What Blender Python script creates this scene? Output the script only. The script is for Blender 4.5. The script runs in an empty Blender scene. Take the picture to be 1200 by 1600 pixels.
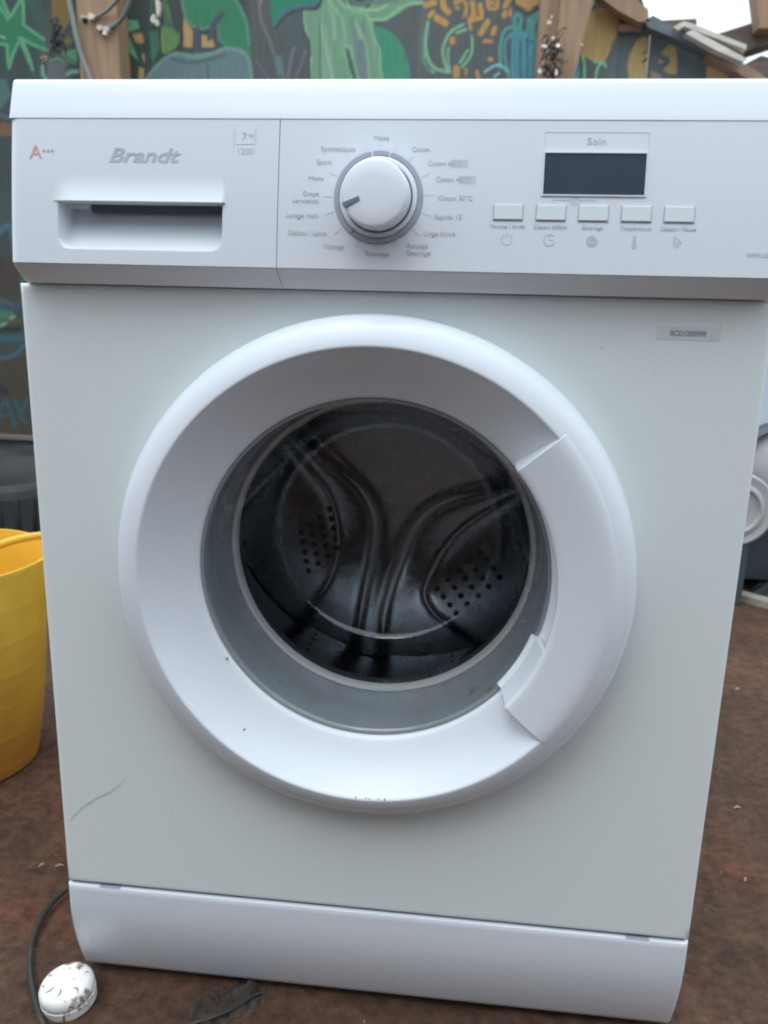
import bpy, bmesh, math, random
import numpy as np
from mathutils import Vector, Matrix, noise
random.seed(7); rng = np.random.default_rng(7)
R = math.radians; PI = math.pi
scene = bpy.context.scene
col = scene.collection

# ------------------------------------------------------------------ camera, sky, sun, exposure
CAM = (0.0721, -0.6571, 0.6798); ROT = (1.3228, -0.0247, 0.1055); FPX = 1280.27
cd = bpy.data.cameras.new('camera'); cam = bpy.data.objects.new('camera', cd); col.objects.link(cam)
cam.location = CAM; cam.rotation_euler = ROT
cd.sensor_fit = 'VERTICAL'; cd.sensor_height = 36; cd.lens = 36*FPX/1600
cd.clip_start = 0.02; cd.clip_end = 500
cd.dof.use_dof = True; cd.dof.focus_distance = 0.70; cd.dof.aperture_fstop = 9
scene.camera = cam

SUN_EL, SUN_AZ = R(66), R(205)          # azimuth measured clockwise from +Y (behind the machine)
world = bpy.data.worlds.new('World'); scene.world = world; world.use_nodes = True
wn = world.node_tree; bg = wn.nodes['Background']
sky = wn.nodes.new('ShaderNodeTexSky'); sky.sky_type = 'NISHITA'; sky.sun_disc = False
sky.sun_elevation = SUN_EL; sky.sun_rotation = SUN_AZ; sky.dust_density = 6; sky.air_density = 1.0; sky.ozone_density = 1.0
tcw = wn.nodes.new('ShaderNodeTexCoord'); sxyz = wn.nodes.new('ShaderNodeSeparateXYZ'); wn.links.new(tcw.outputs['Generated'], sxyz.inputs[0])
# even cloud cover: the standard overcast sky, L = Lz (1 + 2 sin(elevation)) / 3, mixed over the clear sky
cl = wn.nodes.new('ShaderNodeMath'); cl.operation = 'MAXIMUM'; cl.inputs[1].default_value = 0; wn.links.new(sxyz.outputs[2], cl.inputs[0])
ov = wn.nodes.new('ShaderNodeMath'); ov.operation = 'MULTIPLY_ADD'; ov.inputs[1].default_value = 2/3; ov.inputs[2].default_value = 1/3; wn.links.new(cl.outputs[0], ov.inputs[0])
cn = wn.nodes.new('ShaderNodeTexNoise'); cn.inputs['Scale'].default_value = 3; cn.inputs['Detail'].default_value = 4; wn.links.new(tcw.outputs['Generated'], cn.inputs[0])
cm = wn.nodes.new('ShaderNodeMapRange'); cm.inputs[1].default_value = .3; cm.inputs[2].default_value = .7; cm.inputs[3].default_value = .92; cm.inputs[4].default_value = 1.06; wn.links.new(cn.outputs[0], cm.inputs[0])
om = wn.nodes.new('ShaderNodeMath'); om.operation = 'MULTIPLY'; wn.links.new(ov.outputs[0], om.inputs[0]); wn.links.new(cm.outputs[0], om.inputs[1])
oc = wn.nodes.new('ShaderNodeMix'); oc.data_type = 'RGBA'; oc.blend_type = 'MULTIPLY'; oc.inputs[0].default_value = 1; oc.inputs[6].default_value = (14.4, 16.4, 18.0, 1); wn.links.new(om.outputs[0], oc.inputs[7])
mxw = wn.nodes.new('ShaderNodeMix'); mxw.data_type = 'RGBA'; mxw.inputs[0].default_value = .92; wn.links.new(sky.outputs[0], mxw.inputs[6]); wn.links.new(oc.outputs[2], mxw.inputs[7])
wn.links.new(mxw.outputs[2], bg.inputs[0]); bg.inputs[1].default_value = 0.13
sl = bpy.data.lights.new('sun', 'SUN'); sl.energy = 0.5; sl.angle = R(30); sl.color = (1.0, .97, .93)
sun = bpy.data.objects.new('sun', sl); col.objects.link(sun)
sd = Vector((math.sin(SUN_AZ)*math.cos(SUN_EL), math.cos(SUN_AZ)*math.cos(SUN_EL), math.sin(SUN_EL)))
sun.rotation_euler = sd.to_track_quat('Z', 'Y').to_euler()
scene.view_settings.view_transform = 'Standard'; scene.view_settings.look = 'None'
scene.view_settings.gamma = 1; scene.view_settings.use_curve_mapping = False
scene.view_settings.exposure = 0.40
scene.render.engine = 'CYCLES'
scene.cycles.filter_width = 2.1; scene.cycles.max_bounces = 8; scene.cycles.transparent_max_bounces = 12

# ------------------------------------------------------------------ helpers
Rc = Matrix.Rotation(ROT[2], 3, 'Z') @ Matrix.Rotation(ROT[1], 3, 'Y') @ Matrix.Rotation(ROT[0], 3, 'X')
Rn = np.array(Rc); Cn = np.array(CAM)
def at(u, v, Y):
    """the point of the plane y = Y seen at photograph pixel (u, v)"""
    d = Rn @ np.array([(u-600)/FPX, -(v-800)/FPX, -1.0]); t = (Y-Cn[1])/d[1]
    return tuple(Cn + t*d)
def atz(u, v, Z=0.0):
    d = Rn @ np.array([(u-600)/FPX, -(v-800)/FPX, -1.0]); t = (Z-Cn[2])/d[2]
    return tuple(Cn + t*d)
def to_px(P):
    c = (np.asarray(P)-Cn) @ Rn
    return np.stack([600+FPX*c[..., 0]/-c[..., 2], 800-FPX*c[..., 1]/-c[..., 2]], -1)
def lin(c):
    return tuple(((x/255)/12.92 if x/255 <= .04045 else ((x/255+.055)/1.055)**2.4) for x in c)

def link(name, me, mat=None, parent=None, smooth=True, ang=35):
    o = bpy.data.objects.new(name, me); col.objects.link(o)
    if mat is not None and len(me.materials) == 0: me.materials.append(mat)
    if smooth and len(me.polygons):
        me.polygons.foreach_set('use_smooth', [True]*len(me.polygons))
        me.set_sharp_from_angle(angle=R(ang))
    if parent is not None: o.parent = parent
    return o
def mesh(name, V, F, mat=None, parent=None, smooth=True, ang=35, fix=True):
    me = bpy.data.meshes.new(name); me.from_pydata([tuple(map(float, v)) for v in V], [], [tuple(map(int, f)) for f in F]); me.update()
    if fix:
        bm = bmesh.new(); bm.from_mesh(me); bmesh.ops.recalc_face_normals(bm, faces=bm.faces); bm.to_mesh(me); bm.free()
    return link(name, me, mat, parent, smooth, ang)
def thing(name, label, cat, loc=(0, 0, 0), group=None):
    o = bpy.data.objects.new(name, None); col.objects.link(o); o.location = loc; o.empty_display_size = .05
    o['label'] = label; o['category'] = cat
    if group: o['group'] = group
    return o
def tag(o, label=None, cat=None, group=None, kind=None):
    if label: o['label'] = label
    if cat: o['category'] = cat
    if group: o['group'] = group
    if kind: o['kind'] = kind
    return o
class MB:
    def __init__(s): s.V = []; s.F = []
    def add(s, V, F):
        n = len(s.V); s.V += [tuple(v) for v in V]; s.F += [tuple(i+n for i in f) for f in F]; return s
    def box(s, a, b):
        x0, y0, z0 = a; x1, y1, z1 = b
        return s.add([(x0,y0,z0),(x1,y0,z0),(x1,y1,z0),(x0,y1,z0),(x0,y0,z1),(x1,y0,z1),(x1,y1,z1),(x0,y1,z1)],
                     [(0,3,2,1),(4,5,6,7),(0,1,5,4),(1,2,6,5),(2,3,7,6),(3,0,4,7)])
    def prism(s, poly, y0, y1):                                   # polygon in x,z extruded along y
        n = len(poly); V = [(x, y0, z) for x, z in poly]+[(x, y1, z) for x, z in poly]
        F = [tuple(range(n)), tuple(range(2*n-1, n-1, -1))]+[(i, (i+1) % n, (i+1) % n+n, i+n) for i in range(n)]
        return s.add(V, F)
    def tube(s, pts, r, n=8, cap=True):
        pts = [Vector(p) for p in pts]; V = []; F = []; up = Vector((0.13, .22, .97))
        for i, p in enumerate(pts):
            t = (pts[min(i+1, len(pts)-1)]-pts[max(i-1, 0)]).normalized()
            a = t.cross(up).normalized(); b = t.cross(a); rr = r[i] if hasattr(r, '__len__') else r
            for k in range(n):
                q = 2*PI*k/n; V.append(p+a*math.cos(q)*rr+b*math.sin(q)*rr)
        for i in range(len(pts)-1):
            for k in range(n): F.append((i*n+k, i*n+(k+1) % n, (i+1)*n+(k+1) % n, (i+1)*n+k))
        if cap: F += [tuple(range(n))[::-1], tuple(range((len(pts)-1)*n, len(pts)*n))]
        return s.add(V, F)
    def lathe(s, prof, cx, cz, n=128, a0=0, a1=2*PI, close=False):  # profile (r, y) about the y axis
        full = abs(a1-a0-2*PI) < 1e-6; m = n if full else n+1; V = []; F = []; k = len(prof)
        for i in range(m):
            a = a0+(a1-a0)*i/n
            for r, y in prof: V.append((cx+r*math.cos(a), y, cz+r*math.sin(a)))
        for i in range(n):
            j = (i+1) % m
            for q in range(k if close else k-1):
                w = (q+1) % k; F.append((i*k+q, i*k+w, j*k+w, j*k+q))
        if not full and close:
            F += [tuple(range(k)), tuple(range(n*k, n*k+k))[::-1]]
        return s.add(V, F)
    def turn(s, prof, n=48):                                       # profile (r, z) about the z axis
        V = []; F = []; k = len(prof)
        for i in range(n):
            a = 2*PI*i/n
            for r, z in prof: V.append((r*math.cos(a), r*math.sin(a), z))
        for i in range(n):
            j = (i+1) % n
            for q in range(k-1): F.append((i*k+q, j*k+q, j*k+q+1, i*k+q+1))
        return s.add(V, F)
    def build(s, name, mat, parent=None, smooth=True, ang=35, fix=True): return mesh(name, s.V, s.F, mat, parent, smooth, ang, fix)
def smoothpts(pts, n=8):
    """Catmull-Rom through the points"""
    P = [Vector(p) for p in pts]; P = [P[0]*2-P[1]]+P+[P[-1]*2-P[-2]]; out = []
    for i in range(1, len(P)-2):
        for k in range(n):
            t = k/n; a, b, c, d = P[i-1:i+3]
            out.append(.5*((2*b)+(c-a)*t+(2*a-5*b+4*c-d)*t*t+(3*b-a-3*c+d)*t**3))
    out.append(P[-2]); return out

# ------------------------------------------------------------------ materials
def mat(name, rgb, rough=.5, metal=0, spec=.5, coat=0, noise_amt=0, nscale=20, rough_var=0, bump=0, bscale=200, dirt=None, vcol=False, bdist=.002, stretch=None, detail=4):
    m = bpy.data.materials.new(name); m.use_nodes = True; nt = m.node_tree; N = nt.nodes; L = nt.links
    b = N['Principled BSDF']; b.inputs['Base Color'].default_value = (*rgb, 1); b.inputs['Roughness'].default_value = rough
    b.inputs['Metallic'].default_value = metal; b.inputs['Specular IOR Level'].default_value = spec; b.inputs['Coat Weight'].default_value = coat
    tc = N.new('ShaderNodeTexCoord'); vec = tc.outputs['Object']
    if stretch:
        mp = N.new('ShaderNodeMapping'); mp.inputs['Scale'].default_value = stretch; L.new(vec, mp.inputs[0]); vec = mp.outputs[0]
    src = None
    if vcol:
        a = N.new('ShaderNodeAttribute'); a.attribute_name = 'paint'; src = a.outputs['Color']
    if noise_amt or vcol:
        n = N.new('ShaderNodeTexNoise'); n.inputs['Scale'].default_value = nscale; n.inputs['Detail'].default_value = detail+2; L.new(vec, n.inputs[0])
        mr = N.new('ShaderNodeMapRange'); mr.inputs[1].default_value = .25; mr.inputs[2].default_value = .75
        mr.inputs[3].default_value = 1-noise_amt; mr.inputs[4].default_value = 1+noise_amt; L.new(n.outputs[0], mr.inputs[0])
        mx = N.new('ShaderNodeMix'); mx.data_type = 'RGBA'; mx.blend_type = 'MULTIPLY'; mx.inputs[0].default_value = 1
        if src is not None: L.new(src, mx.inputs[6])
        else: mx.inputs[6].default_value = (*rgb, 1)
        L.new(mr.outputs[0], mx.inputs[7]); src = mx.outputs[2]
    if dirt:                                                      # (colour, scale, threshold, softness)
        dc, ds, th, so = dirt
        n = N.new('ShaderNodeTexNoise'); n.inputs['Scale'].default_value = ds; n.inputs['Detail'].default_value = 8; n.inputs['Roughness'].default_value = .65; L.new(tc.outputs['Object'], n.inputs[0])
        mr = N.new('ShaderNodeMapRange'); mr.inputs[1].default_value = th; mr.inputs[2].default_value = th+so; L.new(n.outputs[0], mr.inputs[0])
        mx = N.new('ShaderNodeMix'); mx.data_type = 'RGBA'; L.new(mr.outputs[0], mx.inputs[0])
        if src is not None: L.new(src, mx.inputs[6])
        else: mx.inputs[6].default_value = (*rgb, 1)
        mx.inputs[7].default_value = (*dc, 1); src = mx.outputs[2]
    if src is not None: L.new(src, b.inputs['Base Color'])
    if rough_var:
        n = N.new('ShaderNodeTexNoise'); n.inputs['Scale'].default_value = nscale*1.7; n.inputs['Detail'].default_value = 5; L.new(vec, n.inputs[0])
        mr = N.new('ShaderNodeMapRange'); mr.inputs[1].default_value = .3; mr.inputs[2].default_value = .7; mr.inputs[3].default_value = max(.02, rough-rough_var); mr.inputs[4].default_value = rough+rough_var
        L.new(n.outputs[0], mr.inputs[0]); L.new(mr.outputs[0], b.inputs['Roughness'])
    if bump:
        n = N.new('ShaderNodeTexNoise'); n.inputs['Scale'].default_value = bscale; n.inputs['Detail'].default_value = 6; L.new(vec, n.inputs[0])
        bu = N.new('ShaderNodeBump'); bu.inputs['Strength'].default_value = bump; bu.inputs['Distance'].default_value = bdist; L.new(n.outputs[0], bu.inputs['Height']); L.new(bu.outputs[0], b.inputs['Normal'])
    return m
M = {}
M['enamel'] = mat('white_enamel', (.775, .83, .825), .34, rough_var=.03, nscale=5, noise_amt=.012, bump=.05, bscale=700, bdist=.0004)
M['plastic'] = mat('white_plastic', (.75, .79, .85), .26, rough_var=.012, nscale=5, noise_amt=.004, bump=.03, bscale=900, bdist=.0003)
M['silver'] = mat('silver_strip', (.84, .87, .92), .42, metal=.0, rough_var=.08, nscale=20, noise_amt=.06, stretch=(.15, 1, 3))
M['print'] = mat('grey_print', (.60, .63, .69), .5)
M['printdark'] = mat('darker_grey_print', (.49, .52, .58), .5)
M['printred'] = mat('red_print', (.72, .34, .33), .5)
M['groove'] = mat('shadow_gap', (.10, .11, .13), .6)
M['ring'] = mat('dial_ring_grey', (.36, .37, .45), .4)
M['pointer'] = mat('slate_pointer', (.12, .17, .25), .45)
M['screen'] = mat('display_screen', (.045, .06, .09), .25, noise_amt=.12, nscale=40)
M['rubber'] = mat('grey_rubber', (.27, .285, .305), .45, noise_amt=.1, nscale=30, rough_var=.1, dirt=((.10, .09, .08), 25, .66, .1))
M['steel'] = mat('drum_steel', (.36, .385, .42), .26, metal=1, rough_var=.08, nscale=25, noise_amt=.08)
M['rim'] = mat('polished_rim', (.97, .95, .93), .42, metal=.5, spec=1.0)
M['rib'] = mat('rib_painted_highlight', (.93, .92, .91), .34, metal=.35, spec=1.0)  # paler than the drum steel: bright reflection streaks put into the rib colour
M['black'] = mat('black_hole', (.012, .012, .013), .8)
M['dark'] = mat('dark_inside', (.03, .033, .036), .6)
M['scuff'] = mat('scuff_mark', (.58, .61, .58), .6)
M['chip'] = mat('chip_mark', (.10, .08, .07), .7)
M['sticker'] = mat('pale_sticker', (.70, .72, .71), .5, dirt=((.55, .55, .53), 60, .55, .2))
M['wood'] = mat('brown_timber', (.34, .22, .135), .75, noise_amt=.25, nscale=6, stretch=(9, 9, .8), bump=.35, bscale=25, bdist=.002, dirt=((.17, .11, .075), 4, .56, .2))
M['wooddark'] = mat('dark_timber', (.16, .12, .10), .8, noise_amt=.3, nscale=8, stretch=(1, 6, 9), bump=.3, bscale=25)
M['woodpale'] = mat('weathered_pale_timber', (.62, .58, .50), .7, noise_amt=.2, nscale=12, stretch=(1, 4, 6), dirt=((.30, .25, .20), 12, .60, .1))
M['woodgrey'] = mat('grey_old_board', (.10, .10, .105), .85, noise_amt=.35, nscale=8, stretch=(1, 3, 7), bump=.3, bscale=20, dirt=((.045, .04, .035), 5, .5, .2))
M['blueboard'] = mat('blue_grey_painted_board', (.125, .145, .155), .75, noise_amt=.2, nscale=9, stretch=(1, 5, 5))
M['mural'] = mat('painted_plywood', (.1, .1, .1), .72, vcol=True, noise_amt=.16, nscale=5, stretch=(30, 1, 2.2), bump=.18, bscale=9, bdist=.001)
M['yellow'] = mat('yellow_plastic', (.75, .45, .04), .45, noise_amt=.12, nscale=5, rough_var=.1)
M['cable'] = mat('grey_cable', (.22, .25, .24), .6, noise_amt=.1)
M['cableblack'] = mat('black_cable', (.02, .018, .017), .6, noise_amt=.3, dirt=((.07, .04, .025), 30, .55, .1))
M['tape'] = mat('white_tape', (.72, .66, .58), .8, noise_amt=.2, nscale=60)
M['twig'] = mat('dark_twine', (.085, .075, .075), .9, noise_amt=.4, nscale=90)
M['paper'] = mat('torn_white_paper', (.72, .70, .66), .9)
M['capwhite'] = mat('dirty_white_plastic', (.74, .73, .70), .45, noise_amt=.06, nscale=30, dirt=((.20, .11, .07), 26, .565, .05), bump=.2, bscale=120)
M['navy'] = mat('blue_grey_plastic', (.055, .07, .085), .5, noise_amt=.15, nscale=8)
M['lidwhite'] = mat('off_white_plastic_lid', (.42, .41, .42), .55, noise_amt=.05, dirt=((.25, .22, .2), 20, .62, .1))
M['bag'] = mat('black_plastic_bag', (.012, .013, .016), .4, bump=.5, bscale=30)
M['plank'] = mat('pale_dirty_plank', (.32, .29, .24), .8, noise_amt=.2, nscale=20, stretch=(1, 6, 6))
M['rag'] = mat('charcoal_rag', (.045, .034, .027), .95, noise_amt=.6, nscale=60, bump=.6, bscale=60, bdist=.004)
M['debris'] = mat('pale_chips', (.33, .27, .21), .8, noise_amt=.5, nscale=30)
M['appl'] = mat('old_white_sheet_metal', (.55, .60, .72), .5, noise_amt=.08, nscale=6)
def soil():
    m = bpy.data.materials.new('red_brown_earth'); m.use_nodes = True; nt = m.node_tree; N = nt.nodes; L = nt.links; b = N['Principled BSDF']
    tc = N.new('ShaderNodeTexCoord')
    def nz(s, d=8, r=.6):
        n = N.new('ShaderNodeTexNoise'); n.inputs['Scale'].default_value = s; n.inputs['Detail'].default_value = d; n.inputs['Roughness'].default_value = r; L.new(tc.outputs['Object'], n.inputs[0]); return n
    r1 = N.new('ShaderNodeValToRGB'); L.new(nz(5, 10, .68).outputs[0], r1.inputs[0])
    e = r1.color_ramp.elements; e[0].position = .30; e[0].color = (.050, .029, .019, 1); e[1].position = .72; e[1].color = (.128, .069, .043, 1)
    k = r1.color_ramp.elements.new(.52); k.color = (.086, .047, .030, 1)
    r2 = N.new('ShaderNodeValToRGB'); L.new(nz(70, 6, .7).outputs[0], r2.inputs[0]); e = r2.color_ramp.elements; e[0].position = .35; e[0].color = (.55, .55, .55, 1); e[1].position = .70; e[1].color = (1.45, 1.35, 1.3, 1)
    mx = N.new('ShaderNodeMix'); mx.data_type = 'RGBA'; mx.blend_type = 'MULTIPLY'; mx.inputs[0].default_value = 1; L.new(r1.outputs[0], mx.inputs[6]); L.new(r2.outputs[0], mx.inputs[7])
    # damp reddish patches
    r3 = N.new('ShaderNodeMapRange'); r3.inputs[1].default_value = .52; r3.inputs[2].default_value = .68; L.new(nz(2.6, 4).outputs[0], r3.inputs[0])
    m2 = N.new('ShaderNodeMix'); m2.data_type = 'RGBA'; m2.blend_type = 'MULTIPLY'; L.new(r3.outputs[0], m2.inputs[0]); L.new(mx.outputs[2], m2.inputs[6]); m2.inputs[7].default_value = (1.15, .85, .75, 1)
    L.new(m2.outputs[2], b.inputs['Base Color'])
    b.inputs['Roughness'].default_value = .85; b.inputs['Specular IOR Level'].default_value = .3
    bu = N.new('ShaderNodeBump'); bu.inputs['Strength'].default_value = .7; bu.inputs['Distance'].default_value = .006; L.new(nz(55, 10, .7).outputs[0], bu.inputs['Height']); L.new(bu.outputs[0], b.inputs['Normal'])
    return m
M['soil'] = soil()
def glass(name, tint, fac=1.0, rough=.02):
    m = bpy.data.materials.new(name); m.use_nodes = True; nt = m.node_tree; N = nt.nodes; L = nt.links
    N.remove(N['Principled BSDF']); out = N['Material Output']
    tr = N.new('ShaderNodeBsdfTransparent'); tr.inputs[0].default_value = (*tint, 1)
    gl = N.new('ShaderNodeBsdfGlossy'); gl.inputs['Roughness'].default_value = rough; gl.inputs[0].default_value = (fac, fac, fac, 1)
    ge = N.new('ShaderNodeNewGeometry'); dp = N.new('ShaderNodeVectorMath'); dp.operation = 'DOT_PRODUCT'; L.new(ge.outputs['Normal'], dp.inputs[0]); L.new(ge.outputs['Incoming'], dp.inputs[1])
    ab = N.new('ShaderNodeMath'); ab.operation = 'ABSOLUTE'; L.new(dp.outputs['Value'], ab.inputs[0])
    om = N.new('ShaderNodeMath'); om.operation = 'SUBTRACT'; om.inputs[0].default_value = 1; L.new(ab.outputs[0], om.inputs[1])
    pw = N.new('ShaderNodeMath'); pw.operation = 'POWER'; pw.inputs[1].default_value = 5; L.new(om.outputs[0], pw.inputs[0])
    fr = N.new('ShaderNodeMath'); fr.operation = 'MULTIPLY_ADD'; fr.inputs[1].default_value = .85; fr.inputs[2].default_value = .05; L.new(pw.outputs[0], fr.inputs[0])
    mx = N.new('ShaderNodeMixShader'); L.new(fr.outputs[0], mx.inputs[0]); L.new(tr.outputs[0], mx.inputs[1]); L.new(gl.outputs[0], mx.inputs[2]); L.new(mx.outputs[0], out.inputs[0])
    return m
M['glass'] = glass('door_bowl_glass', (.90, .93, .94))
M['oldglass'] = glass('cloudy_glass', (.5, .55, .55), 1, .2)

# ------------------------------------------------------------------ ground
def ground():
    def axis(lo, hi, f0, f1, fine, far):
        a = list(np.arange(f0, f1+1e-9, fine)); s = fine; x = f0; L = []
        while x > lo: s *= 1.35; x -= s; L.append(max(x, lo))
        s = fine; x = f1; H = []
        while x < hi: s *= 1.35; x += s; H.append(min(x, hi))
        return np.array(L[::-1]+a+H)
    xs = axis(-200, 200, -1.2, 1.3, .011, 0); ys = axis(-200, 200, -.5, 2.0, .011, 0)
    V = []
    for y in ys:
        for x in xs:
            near = max(0, 1-max(abs(x)-1.2, abs(y-.7)-1.3, 0)/1.0)
            h = (noise.noise((x*3, y*3, 1))*.006+noise.noise((x*11, y*11, 4))*.0035+noise.noise((x*37, y*37, 9))*.0022)*near
            if abs(x) < .32 and -.02 < y < .56: h = min(h, .0005)
            V.append((x, y, h-.002))
    nx = len(xs); F = [(j*nx+i, j*nx+i+1, (j+1)*nx+i+1, (j+1)*nx+i) for j in range(len(ys)-1) for i in range(nx-1)]
    tag(mesh('ground', V, F, M['soil'], fix=False, ang=180), kind='structure')
ground()

# ------------------------------------------------------------------ mural wall
WY = 2.0
class Paint:
    """paints flat colours onto a set of wall points given as photograph coordinates of the wall"""
    def __init__(s, P): s.P = P; s.C = np.tile(np.array(lin((58, 66, 66))), (len(P), 1))
    def _mix(s, a, c, c2=None):
        a = np.clip(a, 0, 1)[:, None]; s.C = s.C*(1-a)+np.array(lin(c))*a
    def _segd(s, A, B, P):
        d = B-A; t = np.clip(((P-A)@d)/max(d@d, 1e-9), 0, 1); return np.hypot(*(P-A-t[:, None]*d).T)
    def stroke(s, pts, w, c, soft=1.2, curve=True):
        pts = np.array(pts, float)
        if curve and len(pts) > 2:
            pts = np.array([tuple(v)[:2] for v in smoothpts([(p[0], p[1], 0) for p in pts], 5)])
        lo = pts.min(0)-w-4; hi = pts.max(0)+w+4; m = np.where(((s.P > lo) & (s.P < hi)).all(1))[0]
        if not len(m): return
        P = s.P[m]; d = np.full(len(P), 1e9)
        for A, B in zip(pts[:-1], pts[1:]): d = np.minimum(d, s._segd(A, B, P))
        a = np.clip((w/2-d)/soft+.5, 0, 1)[:, None]; s.C[m] = s.C[m]*(1-a)+np.array(lin(c))*a
    def poly(s, pts, c, soft=1.5, curve=False):
        pts = np.array(pts, float)
        if curve:
            q = np.vstack([pts, pts[:1]]); pts = np.array([tuple(v)[:2] for v in smoothpts([(p[0], p[1], 0) for p in q], 5)])[:-1]
        lo = pts.min(0)-3; hi = pts.max(0)+3; m = np.where(((s.P > lo) & (s.P < hi)).all(1))[0]
        if not len(m): return
        P = s.P[m]; ins = np.zeros(len(P), bool); d = np.full(len(P), 1e9)
        for A, B in zip(pts, np.roll(pts, -1, 0)):
            c1 = (A[1] > P[:, 1]) != (B[1] > P[:, 1])
            with np.errstate(divide='ignore', invalid='ignore'):
                xx = (B[0]-A[0])*(P[:, 1]-A[1])/(B[1]-A[1])+A[0]
            ins ^= c1 & (P[:, 0] < xx); d = np.minimum(d, s._segd(A, B, P))
        a = np.clip(np.where(ins, d, -d)/soft+.5, 0, 1)[:, None]; s.C[m] = s.C[m]*(1-a)+np.array(lin(c))*a
    def ell(s, x, y, rx, ry, c, rot=0):
        t = np.linspace(0, 2*PI, 14)[:-1]; cr, sr = math.cos(rot), math.sin(rot)
        s.poly([(x+rx*math.cos(q)*cr-ry*math.sin(q)*sr, y+rx*math.cos(q)*sr+ry*math.sin(q)*cr) for q in t], c)

def paint_mural(P):
    p = Paint(P); S = p.stroke; G = p.poly; E = p.ell
    r = random.Random(3)
    # hidden and lower part of the mural: big leaves, trunks and tan gaps like those in view
    for i in range(150):
        x = r.uniform(-150, 1150); y = r.uniform(170, 720); a = r.uniform(0, PI); L = r.uniform(30, 90); w = r.uniform(10, 30)
        dx, dy = math.cos(a)*L, math.sin(a)*L; k = r.random()
        c = (62, 105, 92) if k < .35 else (85, 120, 112) if k < .55 else (58, 62, 66) if k < .8 else (110, 92, 66)
        G([(x-dx, y-dy), (x-dy/L*w, y+dx/L*w), (x+dx, y+dy), (x+dy/L*w, y-dx/L*w)], c, 1.5, True)
        S([(x-dx, y-dy), (x-dy/L*w*.9, y+dx/L*w*.9), (x+dx, y+dy)], 4, (105, 145, 125) if k < .6 else (75, 85, 92))
    # broad tonal areas
    G([(-60, -60), (118, -60), (118, 130), (-60, 150)], (52, 66, 70), 6); G([(60, 20), (110, 20), (115, 125), (60, 125)], (72, 76, 80), 8)
    G([(185, -60), (400, -60), (400, 125), (185, 125)], (52, 66, 64), 6); G([(385, -60), (490, -60), (490, 125), (385, 125)], (76, 80, 84), 8)
    G([(590, -60), (845, -60), (845, 125), (590, 125)], (82, 88, 94), 8)
    for i in range(40):                                            # loose dark and light brush marks
        x = r.uniform(0, 480); y = r.uniform(0, 110); S([(x, y), (x+r.uniform(-8, 8), y+15), (x+r.uniform(-14, 14), y+34)], r.uniform(2, 5), r.choice([(52, 60, 66), (70, 82, 84), (58, 72, 70)]), 2)
    # spiky green star, left
    S([(42, -20), (55, 15), (72, 48)], 18, (52, 78, 74), 6)
    L1 = (86, 142, 112)
    star = [(-20, -12), (4, -2), (16, 27), (34, -14), (40, 6), (38, 39), (69, 62), (75, 80), (58, 72), (38, 60), (51, 109), (41, 92), (29, 68), (14, 107), (12, 72), (-20, 70)]
    G(star, (42, 104, 78), 1.5); 
    for q in ([(3, -2), (16, 27), (34, -4)], [(36, 2), (37, 39), (69, 62)], [(30, 58), (52, 70), (74, 79)], [(33, 60), (44, 85), (51, 109)], [(29, 66), (20, 85), (14, 107)], [(13, 100), (11, 70), (-10, 68)], [(-4, 6), (6, 20), (12, 30)], [(30, 60), (40, 80), (46, 98)]): S(q, 4.5, L1, 1.6, False)
    S([(0, 56), (9, 60)], 1.5, (170, 190, 180))
    # ochre patch and dark plant before the post
    G([(80, -20), (108, -20), (110, 30), (101, 46), (90, 36), (80, 38)], (112, 92, 52), 3); S([(78, -10), (80, 60)], 5, (66, 66, 64), 3)
    G([(98, 62), (112, 58), (114, 66), (103, 70)], (110, 98, 56), 2)
    S([(88, 30), (90, 60), (82, 85)], 8, (58, 58, 66), 3); S([(110, 40), (98, 60), (90, 80)], 5, (60, 58, 66), 2)
    G([(94, 82), (120, 76), (120, 102), (108, 98)], (82, 140, 112), 2); S([(97, 80), (108, 92), (120, 100)], 3, (60, 100, 88))
    S([(66, 104), (68, 118), (76, 128)], 5, (104, 150, 142), 1.5); S([(78, 94), (92, 92), (104, 100)], 3, (96, 140, 125)); S([(104, 116), (112, 112), (120, 112)], 7, (100, 155, 138)); G([(74, 96), (104, 98), (102, 125), (74, 125)], (92, 100, 112), 6)
    # leaf and tan gaps right of the post
    for q in ([(206, 52), (223, 52), (225, 68), (212, 66)], [(190, 78), (203, 90), (204, 125), (191, 125)], [(221, 82), (229, 88), (232, 103), (224, 96)], [(217, 104), (226, 108), (224, 125), (216, 125)], [(223, -20), (228, -20), (229, 16)], [(287, 27), (301, 48), (301, 74), (286, 73)], [(315, 54), (331, 58), (336, 73), (315, 75)]): G(q, (160, 132, 98), 1.2)
    G([(183, -20), (200, -20), (186, 22)], (70, 108, 84), 2)
    G([(181, 30), (214, 32), (218, 44), (199, 51), (217, 95), (204, 84), (184, 62)], (92, 148, 116), 1.4); G([(182, 34), (205, 36), (196, 44), (192, 56), (183, 48)], (58, 106, 84), 1.5); S([(184, 46), (186, 97)], 3, (110, 160, 125))
    S([(226, -20), (232, 30), (228, 70), (233, 120)], 7, (58, 64, 68), 2); S([(238, -10), (236, 20)], 3, (66, 100, 88))
    S([(254, -20), (260, 30), (262, 60)], 7, (72, 100, 80), 3); G([(252, 40), (278, 48), (281, 66), (258, 84), (251, 60)], (92, 126, 82), 3, True); S([(254, 50), (254, 82)], 2, (130, 140, 90)); S([(262, 10), (270, 50)], 2.5, (88, 118, 84))
    G([(232, 50), (246, 46), (250, 75), (238, 98)], (60, 108, 92), 3); S([(249, 0), (250, 84)], 3, (54, 62, 64)); S([(268, -20), (276, 50)], 4, (58, 66, 74)); S([(284, -10), (283, 74)], 6, (62, 58, 58), 2)
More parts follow.
